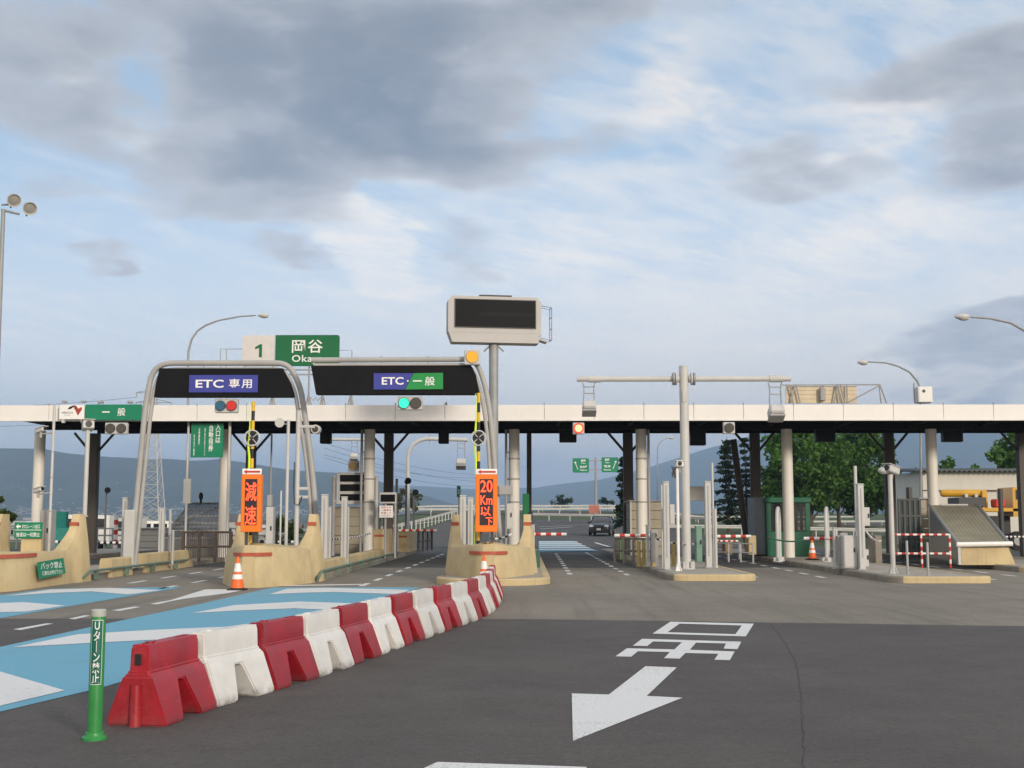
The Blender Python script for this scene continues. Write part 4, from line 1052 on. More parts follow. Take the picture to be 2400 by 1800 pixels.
# ------------------------------------------------------------------ green bollard
p = gr(221, 1733)
t = thing('warning_post', 'green flexible post with vertical white text standing beside the nearest red barrier', 'post', (p.x, p.y, 0))
mg = mat('post_green', (.03, .23, .055), .4, var=.1, scale=6, dirt=.2, dirtcol=(.05, .14, .04))
zt_ = spx(222, 1436, p.y)[1]
mb = MB(); mb._lathe([(.052, .03), (.050, .06), (.050, zt_ - .03), (.048, zt_ - .02)], (0, 0, 0), 24); mb.build('tube', mg, t)
mb = MB(); mb._lathe([(.085, 0), (.085, .018), (.066, .03), (.062, .05), (.052, .055)], (0, 0, 0), 24); mb.build('base', mg, t)
mb = MB(); mb._lathe([(.050, zt_ - .025), (.051, zt_ - .02), (.051, zt_ + .018), (.046, zt_ + .024)], (0, 0, 0), 24); mb.build('cap', mat('cap_grey', (.42, .44, .40), .5), t)
za, zb_ = spx(222, 1603, p.y)[1], spx(222, 1452, p.y)[1]
def bent(o, r, y0=-.0505):
    for v in o.data.vertices: th = v.co.x / r; v.co = (math.sin(th) * (r + (-.05 - v.co.y)), -math.cos(th) * (r + (-.05 - v.co.y)), v.co.z)
mb = MB(); mb.sheet([[(-.040 + .016 * i / 1, -.0512, za + (zb_ - za) * k) for i in range(6)] for k in (0, 1)]); s_ = mb.build('sign_border', M_SIGNW, t, fix=False); bent(s_, .05)
mb = MB(); mb.sheet([[(-.0365 + .0146 * i, -.0516, za + .004 + (zb_ - za - .008) * k) for i in range(6)] for k in (0, 1)]); s2 = mb.build('sign_sheet', mat('text_green', (.006, .12, .085), .45), s_, fix=False); bent(s2, .05)
l_ = lettering('Uターン禁止'.replace('ー', '｜') if False else 'Uタ｜ン禁止', .0, (za + zb_) / 2, .05, (zb_ - za) * .95, -.0522, M_SIGNW, s_, vertical=True, bold=.012, ls=.95); bent(l_, .05)
t.rotation_euler = (0, 0, R(10))
# ------------------------------------------------------------------ traffic cones
def cone_thing(loc, label, h=.70, base=True):
    t = thing('traffic_cone', label, 'traffic cone', loc, group='orange traffic cones')
    mb = MB(); mb.box((0, 0, .015), (.38, .38, .03), None, .01); mb._lathe([(.16, .03), (.16, .045), (.145, .05)], (0, 0, 0), 20); mb.build('base', M_RUBBER, t)
    def r(z): return .145 - (.145 - .028) * (z - .05) / (h - .05)
    zz = [.05, h * .30, h * .45, h * .53, h * .68, h * .78, h]
    mb = MB(); mb._lathe([(r(z), z) for z in (.05, h * .5, h - .01)] + [(.02, h), ], (0, 0, 0), 24); mb.build('body', M_ORNG, t)
    for a, b in ((.33, .47), (.55, .80)):
        mb = MB(); mb._lathe([(r(a * h) + .003, a * h), (r(b * h) + .003, b * h)], (0, 0, 0), 24); mb.build('reflective_band', M_WPAINT, t)
    return t
p = gr(556, 1383); ct = cone_thing((p.x, p.y, 0), 'orange and white traffic cone in front of the yellow buffer beside the blue lane', .72)
dup(ct, (at(1134, 1350, 28.6).x, 28.75, 0), .4, 'traffic cone half hidden behind the end of the barrier line')
dup(ct, (at(1904, 1306, 43).x, 43, .16), .2, 'small orange cone on the island beside the green booth')
# ------------------------------------------------------------------ posts, poles, cabinets on the islands
def gz(px, py, z=.16): return gr(px, py, z)
def post(px0, px1, pyt, Y, label, m=None, name='sensor_post', group='upright sensor posts on the islands', z0=.15, door=True, dep=None, cap=True):
    a, b = spx(px0, pyt, Y), spx(px1, pyt, Y); w = b[0] - a[0]; h = a[1] - z0; d = dep or max(w, .12)
    t = thing(name, label, 'post', ((a[0] + b[0]) / 2, Y, z0), group=group)
    mb = MB(); mb.box((0, d / 2, h / 2), (w, d, h), None, .012); mb.build('housing', m or M_LGREY, t)
    mb = MB(); mb.box((0, -.004, h * .55), (w * .16, .012, h * .82)); mb.build('groove', M_MGREY, t)
    mb = MB(); mb.box((0, d / 2, .015), (w + .1, d + .1, .03), None, .006)
    for i in (-1, 1): mb.cyl((i * (w / 2 + .03), -.02, .03), (i * (w / 2 + .03), -.02, .055), .012, n=6)
    mb.build('base_plate', M_STEEL, t)
    if cap: mb = MB(); mb.box((0, d / 2, h + .015), (w + .02, d + .02, .03), None, .008); mb.build('cap', M_LGREY, t)
    return t
post(287, 300, 1168, 36.0, 'light grey post just left of the left gantry foot')
post(373, 385, 1192, 38.0, 'pale post right of the left gantry foot behind the low yellow wall')
post(396, 401, 1196, 38.5, 'thin pale post in front of the left sloping shelter')
post(403, 407, 1245, 38.0, 'short thin post in front of the left sloping shelter')
post(753, 768, 1161, 34.6, 'pale slotted post right of the big left gantry leg', dep=.2)
post(769, 776, 1190, 34.9, 'narrow grey post against the slotted post beside the left gantry leg')
post(800, 813, 1166, 36.2, 'pale slotted post below the three row display', dep=.2)
post(814, 818, 1190, 36.4, 'thin post next to the slotted post below the three row display')
post(1078, 1092, 1163, 33.4, 'pale post behind the left horn of the middle yellow buffer')
post(1096, 1109, 1168, 33.8, 'pale post between the middle buffer horn and the 20 Km sign')
post(1554, 1568, 1130, 34.2, 'tall slotted post at the front left of the antenna gantry island', dep=.22)
post(1652, 1666, 1130, 35.6, 'tall slotted post right of the antenna gantry', dep=.22)
post(1514, 1521, 1232, 36.5, 'short pale post under the barrier arm left of the antenna gantry')
post(2010, 2024, 1136, 34.4, 'tall slotted post on the island right of the green booth', dep=.22)
post(1953, 1963, 1239, 35.0, 'short pale post beside the barrier arm right of the green booth')
post(2240, 2250, 1150, 50, 'dark post in front of the pale garage', m=M_DGREY, z0=.1) if False else None
# big detail boxes on posts
def cab(px0, px1, pyt, pyb, Y, label, m=None, d=.3, name='control_cabinet', cat='cabinet', handle=True):
    a, b = spx(px0, pyb, Y), spx(px1, pyt, Y); w, h = b[0] - a[0], b[1] - a[1]
    t = thing(name, label, cat, ((a[0] + b[0]) / 2, Y, a[1]))
    mb = MB(); mb.box((0, d / 2, h / 2), (w, d, h), None, .012); mb.build('housing', m or M_LGREY, t)
    mb = MB(); mb.box((0, -.004, h / 2), (w * .86, .012, h * .9), None, .004); dr = mb.build('door', m or M_LGREY, t)
    if handle: mb = MB(); mb.box((w * .28, -.02, h * .55), (.035, .03, min(.12, h * .3)), None, .008); mb.build('handle', M_BLACK, dr)
    return t
cab(1979, 2008, 1255, 1331, 34.6, 'light grey control cabinet beside the tall post right of the booth', d=.4)
cab(2025, 2038, 1189, 1233, 34.5, 'small box fixed high on the tall post right of the booth')
cab(2025, 2036, 1288, 1329, 34.5, 'low box at the foot of the tall post right of the booth')
cab(621, 640, 1188, 1300, 34.0, 'grey cabinet right of the glowing slow down sign', d=.4)
cab(625, 637, 1160, 1187, 34.1, 'dark small unit on top of the cabinet right of the slow down sign', m=M_MGREY, handle=False)
cab(90, 119, 1195, 1302, 31.5, 'grey cabinet behind the leftmost buffer next to a column', d=.4, m=M_MGREY)
cab(1570, 1581, 1182, 1230, 34.3, 'small pale box on the right side of the tall post left of the gantry', handle=False)
cab(1168, 1201, 1138, 1160, 34.0, 'grey box on a frame right of the 20 Km sign', m=M_MGREY, d=.3, handle=False)
cab(1187, 1201, 1180, 1240, 34.2, 'pale ticket unit below the grey frame right of the 20 Km sign')
cab(1526, 1536, 1250, 1318, 36.4, 'grey arm motor box left of the antenna gantry', m=M_MGREY, handle=False)
cab(1965, 1978, 1255, 1325, 34.9, 'grey arm motor box beside the barrier arm right of the booth', m=M_MGREY, handle=False)
cab(1632, 1645, 1232, 1318, 35.6, 'green and grey machine between gantry and right hand slotted post', m=mat('machine_green', (.15, .28, .22), .5, dirt=.2))
cab(1616, 1650, 1140, 1174, 50, 'pale sign board seen from behind, right of the antenna gantry', m=M_LGREY, d=.15, handle=False, name='road_sign', cat='sign')
def pole(px, pyt, Y, r, label, m=None, name='pole', cat='pole', z0=.15, group=None):
    x, z = spx(px, pyt, Y); t = thing(name, label, cat, (x, Y, z0), group=group)
    mb = MB(); mb._lathe([(r * 1.5, 0), (r * 1.5, .02), (r, .03), (r, z - z0 - .01), (r * .8, z - z0)], (0, 0, 0), 16); mb.build('shaft', m or M_LGREY, t)
    for k in range(4): pass
    return t
def camera_head(t, dx, dz, w, l, m=None, ang=0.0, name='camera'):
    mb = MB(); M = Euler((R(-12), 0, ang)).to_matrix()
    mb.box((0, 0, 0), (w, l, w * .75), None, .02); mb.box((0, -.03, w * .42), (w * 1.15, l * 1.1, .015)); mb.v = [tuple(M @ Vector(v) + Vector((dx, 0, dz))) for v in mb.v]
    c = mb.build(name, m or M_LGREY, t)
    mb = MB(); mb.ring([(0, -l / 2 - .02, 0), (0, -l / 2 + .02, 0)], w * .3, 14); mb.v = [tuple(M @ Vector(v) + Vector((dx, 0, dz))) for v in mb.v]; mb.build('lens', M_BLACK, c)
    mb = MB(); mb.cyl((dx, 0, dz - w * .35), (dx, 0, dz - w * .35 - .14), .035, n=10); mb.build('mount', M_MGREY, t)
# left area
t = pole(128, 948, 31.0, .035, 'thin pole with two small cameras behind the leftmost buffer', name='camera_pole', cat='camera pole')
for py in (1008, 1149):
    z = spx(128, py, 31.0)[1] - .15; camera_head(t, -.32, z, .14, .3, ang=R(60)); mb = MB(); mb.cyl((-.3, 0, z - .1), (0, 0, z - .06), .02, n=8); mb.build('bracket', M_MGREY, t)
for py in (1060, 1120, 1200): mb = MB(); z = spx(128, py, 31)[1] - .15; mb._lathe([(.045, 0), (.045, .03)], (0, 0, z), 12); mb.build('clamp', M_MGREY, t)
t = pole(206, 1008, 31.5, .055, 'pale pole with white camera head on the right horn of the leftmost buffer', name='camera_pole', cat='camera pole', z0=1.6)
camera_head(t, .0, spx(206, 998, 31.5)[1] - 1.6, .28, .34, ang=R(25))
# island B
t = pole(676, 984, 33.6, .045, 'pale pole with white loudspeaker left of the left gantry leg', name='speaker_pole', cat='pole')
z = spx(660, 992, 33.6)[1] - .15; mb = MB(); mb.ring([(-.20, -.2, z), (-.20, -.05, z), (-.20, .1, z)], [.13, .07, .05], 16); mb.build('loudspeaker', M_LGREY, t)
mb = MB(); mb.cyl((-.2, .05, z - .02), (0, 0, z - .02), .02, n=8); mb.build('bracket', M_MGREY, t)
t = pole(700, 962, 34.4, .065, 'thicker grey pole with clamps and cable left of the left gantry leg', name='service_pole', cat='pole')
for py in (1000, 1145, 1165): mb = MB(); z = spx(700, py, 34.4)[1] - .15; mb.box((.22 if py < 1100 else .16, 0, z), (.48 if py < 1100 else .3, .1, .08), None, .01); mb.build('clamp', M_LGREY, t)
mb = MB(); z0_ = spx(700, 1210, 34.4)[1] - .15; mb.ring([(-.08, -.05, z0_ + 1.5), (-.09, -.05, z0_ + .8), (-.05, -.1, z0_ + .35), (.08, -.12, z0_ + .3), (.16, -.1, z0_ + .55)], .016, 6); mb.build('cable', M_BLACK, t)
t = pole(741, 1003, YP + .1, .01, 'round dark lens camera fixed high on the left gantry right leg', name='gantry_camera', cat='camera', z0=spx(741, 1006, YP)[1])
mb = MB(); mb.ring([(0, -.15, 0), (0, .15, 0)], .13, 18); mb.build('housing', M_LGREY, t); mb = MB(); mb.disc((0, 0, 0), .09, -.17, -.15, 18); mb.build('lens', M_LK, t)
pole(637, 1018, 46, .035, 'thin dark pole rising behind the cabinet right of the slow down sign', m=M_MGREY)
pole(659, 1150, 40, .03, 'short thin pole left of the pale speaker pole', m=M_LGREY)
# three-row display
Y = 46.5
t = thing('lane_display', 'pale frame with three dark display rows under a dull amber beacon', 'display', (spx(834, 1145, Y)[0], Y, spx(834, 1183, Y)[1]))
ox, oz = t.location.x, t.location.z
def rb(mb, px0, px1, py0, py1, y0, y1, bev=.0): a, b = spx(px0, py1, Y), spx(px1, py0, Y); mb.b2(a[0] - ox, b[0] - ox, y0, y1, a[1] - oz, b[1] - oz, bev); return mb
rb(MB(), 788, 868, 1107, 1182, 0, .2, .015).build('cabinet', M_LGREY, t)
for y0, y1 in ((1113, 1129), (1135, 1151), (1158, 1173)): rb(MB(), 797, 858, y0, y1, -.02, -.001).build('display_row', M_SMOKE, t)
for px in (782, 882): mb = MB(); x = spx(px, 1100, Y)[0] - ox; mb.cyl((x, .1, -1.9), (x, .1, spx(px, 1117, Y)[1] - oz), .07, n=12); mb.build('post', M_MGREY if px < 800 else M_LGREY, t)
for py in (1117, 1174): rb(MB(), 779, 886, py - 2, py + 2, .05, .15).build('bracket', M_LGREY, t)
mb = MB(); rb(mb, 816, 841, 1080, 1105, 0, .2, .01).build('beacon_housing', M_LGREY, t)
a = spx(828, 1092, Y); mb = MB(); mb.disc((a[0] - ox, 0, a[1] - oz), .16, -.05, -.001, 20); mb.build('beacon_lens', M_LAD, t)
# shelter wall behind it, small board, notice
def siding_box(px0, px1, pyt, Y, label, d, m, z0=.15, name='shelter', frame=True):
    a, b = spx(px0, pyt, Y), spx(px1, pyt, Y); w, h = b[0] - a[0], a[1] - z0
    t = thing(name, label, 'shelter', ((a[0] + b[0]) / 2, Y, z0))
    n = max(3, int(h / .32)); mb = MB()
    for i in range(n): mb.box((0, d / 2, h * (i + .5) / n), (w - .04, d - .04, h / n - .015), None, .008)
    mb.build('siding', m, t)
    for x in (-1, 1):
        mb = MB(); mb.box((x * w / 2, .0, h / 2), (.06, .06, h + .04)); mb.build('corner_post', M_LGREY, t)
    mb = MB(); mb.box((0, d / 2, h + .03), (w + .14, d + .14, .05), None, .01); mb.build('roof', M_MGREY, t)
    return t
M_BEIGE = mat('beige_siding', (.36, .325, .245), .6, var=.06, scale=1.2, streak=.25, dirtcol=(.2, .17, .12))
siding_box(769, 880, 1190, 50.5, 'beige stair shelter behind the three row display', 2.2, M_BEIGE)
siding_box(1478, 1553, 1176, 48.5, 'beige sided shelter at the foot of a cream column left of the antenna gantry', 2.4, M_BEIGE)
t = thing('fare_board', 'small dark fare board above a white notice with red lines', 'sign', (spx(909, 1167, 45)[0], 45, .15)); 
Y = 45; ox, oz = t.location.x, .15
rb(MB(), 889, 929, 1154, 1180, 0, .18, .01).build('cabinet', M_LGREY, t); rb(MB(), 892, 926, 1159, 1176, -.012, -.001).build('screen', M_SMOKE, t)
nb = rb(MB(), 889, 921, 1185, 1213, 0, .03).build('notice', M_SIGNW, t)
for k, s_ in enumerate(('お知らせ', '一般車は', '停車して', 'ください')):
    a, b = spx(893, 1191.5 + k * 6.4, Y), spx(917, 1187 + k * 6.4, Y); lettering(s_, (a[0] + b[0]) / 2 - ox, (a[1] + b[1]) / 2 - oz, b[0] - a[0], b[1] - a[1], -.004, M_RED, nb)
for px in (903, 926): mb = MB(); x = spx(px, 1180, Y)[0] - ox; mb.cyl((x, .1, 0), (x, .1, spx(px, 1180, Y)[1] - oz), .045, n=10); mb.build('post', M_MGREY, t)
pole(930, 1122, 48, .05, 'slim dark post right of the small fare board', m=M_DGREY)
# lamps with dark heads
def dark_lamp(px, pyt, Y, label):
    t = pole(px, pyt + 10, Y, .05, label, m=M_MGREY, name='spot_lamp', cat='lamp'); z = spx(px, pyt, Y)[1] - .15
    mb = MB(); mb.ring([(.1, -.12, z), (.0, .12, z - .05)], [.15, .1], 14); mb.build('lamp_head', M_BLACK, t); mb = MB(); mb.cyl((0, 0, z - .2), (.04, 0, z - .02), .03, n=8); mb.build('bracket', M_DGREY, t)
dark_lamp(952, 1127, 56, 'dark headed spot lamp below the curved antenna pole'); dark_lamp(970, 1154, 60, 'shorter dark headed spot lamp right of the curved antenna pole')
dark_lamp(249, 1149, 60, 'dark headed spot lamp between the leftmost buffer and the left gantry')
# ------------------------------------------------------------------ antenna gantries
def antenna(t, x, z, s=1.0, y=0.0, stem=.30):
    mb = MB()
    for sx in (-1, 1):
        mb.ring([(x + sx * .17 * s, y, z), (x + sx * .13 * s, y, z - .12 * s), (x + sx * .15 * s, y, z - (stem + .35) * s)], .016 * s, 6)
    mb.box((x, y, z - .12 * s), (.34 * s, .04, .03)); mb.box((x, y, z - .3 * s), (.3 * s, .04, .03))
    h = mb.build('antenna_hanger', M_STEEL, t)
    mb = MB(); mb.box((x, y - .05, z - (stem + .38) * s), (.36 * s, .42 * s, .24 * s), (R(-25), 0, 0), .04 * s); a = mb.build('antenna', M_LGREY, t)
    mb = MB(); mb.box((x, y - .1, z - (stem + .53) * s), (.38 * s, .36 * s, .07 * s), (R(-25), 0, 0), .02); mb.build('antenna_face', M_MGREY, a)
Y = 35.0
x0, ztop = spx(1602, 857, Y); t = thing('antenna_gantry', 'tall grey T shaped post with long horizontal arms and two hanging antennas', 'gantry', (x0, Y, .15))
zz = lambda py: spx(1602, py, Y)[1] - .15
xx = lambda px: spx(px, 888, Y)[0] - x0
mb = MB(); mb._lathe([(.24, 0), (.24, .03), (.128, .04), (.128, zz(857) - .01), (.11, zz(857))], (0, 0, 0), 28)
for k in range(6): a_2 = k * math.pi / 3; mb.box((.17 * math.cos(a_2), .17 * math.sin(a_2), .12), (.12, .015, .18), (0, 0, a_2))
mb.build('post', M_LGREY, t)
za_ = zz(888)
for s in (-1, 1):
    mb = MB(); mb.ring([(s * .26, 0, za_), (xx(1352 if s < 0 else 1853), 0, za_)], .078, 20); arm = mb.build('arm', M_LGREY, t)
    mb = MB()
    mb.ring([(s * .26, 0, za_), (s * .32, 0, za_)], .18, 18); mb.build('flange', M_STEEL, arm)
    mb = MB(); mb.ring([(s * .13, 0, za_), (s * .26, 0, za_)], .105, 18)
    mb.ring([(s * .2, 0, za_), (s * .24, 0, za_)], .18, 18); mb.build('stub', M_LGREY, t)
    mb = MB(); e = xx(1393 if s < 0 else 1818); mb.ring([(e - .18, 0, za_), (e + .18, 0, za_)], .10, 18); mb.build('clamp', M_LGREY, arm)
antenna(t, xx(1380), za_ - .1, 1.05); antenna(t, xx(1816), za_ - .1, 1.15, stem=.36)
mb = MB(); mb.box((0, -.13, zz(930)), (.12, .03, .32), None, .01); mb.build('hand_hole', M_LGREY, t)
# curved pole beyond lane two
Y = 64.0; x0 = spx(956, 1200, Y)[0]
t = thing('antenna_gantry', 'curved cream pole bending over lane two with one hanging antenna behind the canopy', 'gantry', (x0, Y, .15))
cp = [(956, 1180), (956, 1075), (959, 1056), (969, 1041), (984, 1032), (1002, 1028), (1096, 1031)]
mb = MB(); mb.ring([(0, 0, 0)] + [(spx(*q_, Y)[0] - x0, 0, spx(*q_, Y)[1] - .15) for q_ in cp], .10, 16); mb.build('post', M_LGREY, t)
antenna(t, spx(1081, 1030, Y)[0] - x0, spx(1081, 1032, Y)[1] - .15, 1.35, stem=.5)
mb = MB(); a = spx(1007, 1028, Y); mb.ring([(a[0] - x0, 0, a[1] - .15 - .2), (a[0] - x0, 0, a[1] - .15 + .2)], .03, 8); mb.build('clamp', M_MGREY, t)
Y = 64.0; x0 = spx(872, 1200, Y)[0]
t = thing('antenna_gantry', 'straight cream arm with hanging antenna behind a ringed column over lane one', 'gantry', (x0, Y, .15))
mb = MB(); mb.ring([(0, 0, 0), (0, 0, spx(872, 1020, Y)[1] - .15)], .10, 14); mb.build('post', M_LGREY, t)
mb = MB(); mb.ring([(0, 0, spx(872, 1030, Y)[1] - .15), (spx(760, 1030, Y)[0] - x0, 0, spx(760, 1030, Y)[1] - .15)], .075, 14); mb.build('arm', M_LGREY, t)
antenna(t, spx(831, 1030, Y)[0] - x0, spx(831, 1032, Y)[1] - .15, 1.1, stem=.4)
# ------------------------------------------------------------------ lane barrier arms
def gate_arm(pxa, pxb, py, Y, label, n=7, r=.046, pivot=None, stripes=('M_WPAINT', 'M_RED')):
    a, b = spx(pxa, py, Y), spx(pxb, py, Y); L = b[0] - a[0]
    t = thing('lane_gate', label, 'barrier gate', (a[0], Y, .15))
    zz_ = a[1] - .15
    mb = MB()
    for i in range(n):
        mb.m = i % 2; mb.ring([(L * i / n, 0, zz_), (L * (i + .997) / n, 0, zz_)], r, 12)
    mb.build('arm', [globals()[stripes[0]], globals()[stripes[1]]], t)
    s = 1 if L > 0 else -1
    mb = MB(); mb.box((-s * .12, .1, zz_ / 2 + .08), (.22, .26, zz_ + .16), None, .015); ho = mb.build('motor_housing', M_MGREY, t)
    mb = MB(); mb.ring([(-s * .1, -.06, zz_), (-s * .1, .0, zz_)], .08, 14); mb.build('pivot', M_BLACK, ho)
    return t
gate_arm(1243, 1328, 1252, 38, 'white arm with red bands closed across the open lane right of the middle buffer', 7)
gate_arm(1525, 1440, 1255, 37, 'white arm with red bands reaching left from the antenna gantry island', 7)
gate_arm(1676, 1760, 1257, 38, 'white and red arm reaching right from the antenna gantry island', 7)
gate_arm(1676, 1730, 1268, 40, 'thinner red and white arm below the other one right of the antenna gantry', 9, .028)
gate_arm(1968, 1884, 1262, 36, 'white and red arm reaching left in front of the green booth', 7)
gate_arm(934, 1024, 1243, 52, 'red and white arm across the far end of lane two', 11, .05)
gate_arm(2410, 2357, 1258, 44, 'black and white arm at the right edge beside the sloping shelter', 11, .035, stripes=('M_WPAINT', 'M_BLACK'))
gate_arm(115, 180, 1270, 40, 'black and white arm between the two horns of the leftmost buffer', 9, .045, stripes=('M_WPAINT', 'M_BLACK'))
gate_arm(300, 236, 1272, 42, 'black and white arm right of the leftmost buffer horn', 9, .045, stripes=('M_WPAINT', 'M_BLACK'))
gate_arm(621, 690, 1270, 44, 'black and white arm behind the buffer next to the speaker pole', 9, .045, stripes=('M_WPAINT', 'M_BLACK'))
# ------------------------------------------------------------------ chains
def chain(pts, label, col=('M_BLACK', 'M_WPAINT'), r=.028, sag=.12, Y=36):
    P = [Vector((spx(px, py, y)[0], y, spx(px, py, y)[1])) for px, py, y in pts]
    mb = MB(); k = 0
    for a, b in zip(P, P[1:]):
        n = max(4, int((b - a).length / .09))
        for i in range(n):
            u, v = i / n, (i + .92) / n; f = lambda q: a.lerp(b, q) - Vector((0, 0, sag * 4 * q * (1 - q)))
            mb.m = (k // 2) % 2; mb.ring([f(u) - P[0], f(v) - P[0]], r, 6); k += 1
    o = mb.build('chain', [globals()[c] for c in col], loc=P[0]); tag(o, label, 'chain', 'plastic chains between posts')
chain([(1591, 1272, 34.5), (1645, 1264, 36)], 'dark sagging plastic chain right of the antenna gantry post', sag=.10, col=('M_RUST', 'M_MGREY'))
chain([(1540, 1263, 36), (1592, 1272, 34.6)], 'black and white chain left of the antenna gantry post', sag=.05)
chain([(1660, 1262, 36), (1682, 1266, 37)], 'short chain at the right hand slotted post', sag=.03)
chain([(740, 1262, 34.5), (868, 1250, 42)], 'black and white chain between the slotted posts and yellow block', sag=.08)
chain([(1150, 1262, 33), (1198, 1252, 34)], 'black and white chain right of the 20 Km sign', sag=.05)
chain([(2030, 1245, 36), (2066, 1268, 36)], 'grey sagging chain right of the tall post by the booth', col=('M_LGREY', 'M_MGREY'), sag=.10)
chain([(1798, 1258, 39.5), (1900, 1262, 39.5)], 'dark chain in front of the green booth', col=('M_DGREY', 'M_GBOOTH'), sag=.12)
# ------------------------------------------------------------------ camera poles on D and E
t = pole(1587, 1098, 33.6, .042, 'white camera pole left of the antenna gantry post', name='camera_pole', cat='camera pole', m=M_WPAINT)
z = spx(1590, 1090, 33.6)[1] - .15; camera_head(t, .06, z, .19, .3, M_WPAINT); mb = MB(); rnd = random.Random(2)
for k in range(7): mb.ring([(-.02, 0, z - .08), (-.12 - .03 * rnd.random(), .02, z - .02 - .05 * k), (-.04, .0, z - .22 - .02 * k)], .014, 6)
mb.build('cable_bundle', M_DGREY, t)
for k in range(4): a_2 = k * math.pi / 2 + .7; mb = MB(); mb.prism([(.04, 0), (.12, 0), (.04, .22)], -.008, .008); mb.v = [tuple(Matrix.Rotation(a_2, 3, 'Z') @ Vector(v)) for v in mb.v]; mb.build('gusset', M_WPAINT, t)
t = pole(2086, 1112, 31.8, .06, 'tall pale camera pole on the yellow kerbed island by the red white fence', name='camera_pole', cat='camera pole')
z = spx(2086, 1101, 31.8)[1] - .15; camera_head(t, .04, z, .24, .42, ang=R(-50))
mb = MB(); mb.sphere((-.14, .0, z - .02), 1, 14, (.17, .13, .10)); mb.build('floodlamp', M_LGREY, t)
for k in range(4): a_2 = k * math.pi / 2 + .7; mb = MB(); mb.prism([(.05, 0), (.15, 0), (.05, .26)], -.008, .008); mb.v = [tuple(Matrix.Rotation(a_2, 3, 'Z') @ Vector(v)) for v in mb.v]; mb.build('gusset', M_LGREY, t)
pole(1669, 1085, 36.2, .032, 'slender rod behind the right hand slotted post', name='rod')
pole(1676, 1192, 36.0, .045, 'short round post right of the right hand slotted post')
pole(2004, 1092, 35.0, .045, 'slender rod left of the tall post right of the booth', name='rod')
pole(1551, 1136, 34.9, .03, 'slender rod left of the front slotted post', name='rod')
for px, yb, lab in ((2125, 1345, 'thin grey post in front of the red white fence, left one'), (2173, 1349, 'thin grey post in front of the red white fence, right one'), (1706, 1312, 'thin grey post on the lane four side, near one'), (1732, 1310, 'thin grey post on the lane four side, far one')):
    q_ = gr(px, yb, .16); x_, yt = px, yb - 85; t = pole(px, yb - 78 if px > 2000 else yb - 40, q_.y, .03, lab, m=M_MGREY)
# hoop guards
def hoop(px0, px1, pyt, Y, label, t0=None):
    a, b = spx(px0, pyt, Y), spx(px1, pyt, Y); w = (b[0] - a[0]); h = a[1] - .15
    t = thing('hoop_guard', label, 'guard hoop', ((a[0] + b[0]) / 2, Y, .15), group='pale tubular hoop guards')
    dy = .9
    pts = [(-w / 2, -dy / 2, 0), (-w / 2, -dy / 2, h - .5)] + [(-w / 2 * math.cos(R(10 * i)), -dy / 2 * math.cos(R(10 * i)), h - .5 + .5 * math.sin(R(10 * i))) for i in range(1, 18)] + [(w / 2, dy / 2, h - .5), (w / 2, dy / 2, 0)]
    mb = MB(); mb.ring(pts, .06, 14); mb.build('hoop', M_LGREY, t)
    for s in (-1, 1):
        mb = MB(); mb._lathe([(.16, 0), (.16, .03), (.08, .035)], (s * w / 2, s * dy / 2, 0), 16)
        for k in range(4): mb.box((s * w / 2 + .1 * math.cos(k * 1.57), s * dy / 2 + .1 * math.sin(k * 1.57), .08), (.08, .015, .12), (0, 0, k * 1.57))
        mb.build('foot', M_LGREY, t)
hoop(1814, 1832, 1191, 41.5, 'pale hoop guard in front of the green booth window')
hoop(1927, 1946, 1191, 41.5, 'pale hoop guard right of the green booth')
# ------------------------------------------------------------------ booths
M_BGLASS = glass('booth_glass', (.03, .035, .035), .55)
M_CURT = mat('pale_curtain', (.50, .44, .34), .8, var=.15, scale=6)
def booth(px0, px1, pyt, Y, d, label):
    a, b = spx(px0, pyt, Y), spx(px1, pyt, Y); w, h = b[0] - a[0], a[1] - .15
    t = thing('toll_booth', label, 'toll booth', ((a[0] + b[0]) / 2, Y, .15))
    mb = MB(); mb.b2(-w / 2, w / 2, 0, d, 0, h * .42, .02); mb.build('lower_panel', M_GBOOTH, t)
    mb = MB(); mb.b2(-w / 2 - .05, w / 2 + .05, -.06, d + .06, h - .22, h, .03); mb.build('roof', M_GBOOTH, t)
    for x in (-w / 2 + .09, w / 2 - .09):
        for y in (.06, d - .06): mb = MB(); mb.b2(x - .085, x + .085, y - .055, y + .055, h * .42, h - .22); mb.build('corner_post', M_GBOOTH, t)
    mb = MB(); mb.b2(-w / 2 + .176, w / 2 - .176, .03, .045, h * .42 + .002, h - .222); mb.build('window', M_BGLASS, t)
    mb = MB(); mb.b2(-w / 2 + .176, w / 2 - .176, d - .05, d - .035, h * .42 + .002, h - .222); mb.build('window', M_BGLASS, t)
    for x in (.62, .72, .84):
        mb = MB(); mb.b2(-w / 2 + w * x - .045, -w / 2 + w * x + .045, .3, .36, h * .44, h - .24); mb.build('blind', M_CURT, t)
    mb = MB(); mb.b2(-w / 2 + .2, -w / 2 + .32, .1, .14, h * .42, h - .23); mb.build('pillar', M_LGREY, t)
    mb = MB(); mb.b2(-w / 2 + .2, w / 2 - .2, d * .7, d * .72, h * .42, h - .24); mb.build('inner_wall', M_RUST, t)
    return t
booth(1795, 1898, 1165, 47.2, 2.4, 'green toll booth with dark windows behind the cream column on the right')
cab(1771, 1793, 1166, 1300, 47.4, 'tall blue grey glazed cabin beside the green booth', m=mat('slate_frame', (.12, .15, .18), .4), d=1.5, name='glazed_cabin', cat='cabin', handle=False)
booth(1222, 1240, 1157, 40.0, 1.8, 'narrow green booth just right of the middle yellow buffer') if False else None
t = cab(1225, 1240, 1157, 1330, 38.5, 'narrow green cabin just right of the middle yellow buffer', m=M_GDARK, d=1.6, name='green_cabin', cat='cabin', handle=False)
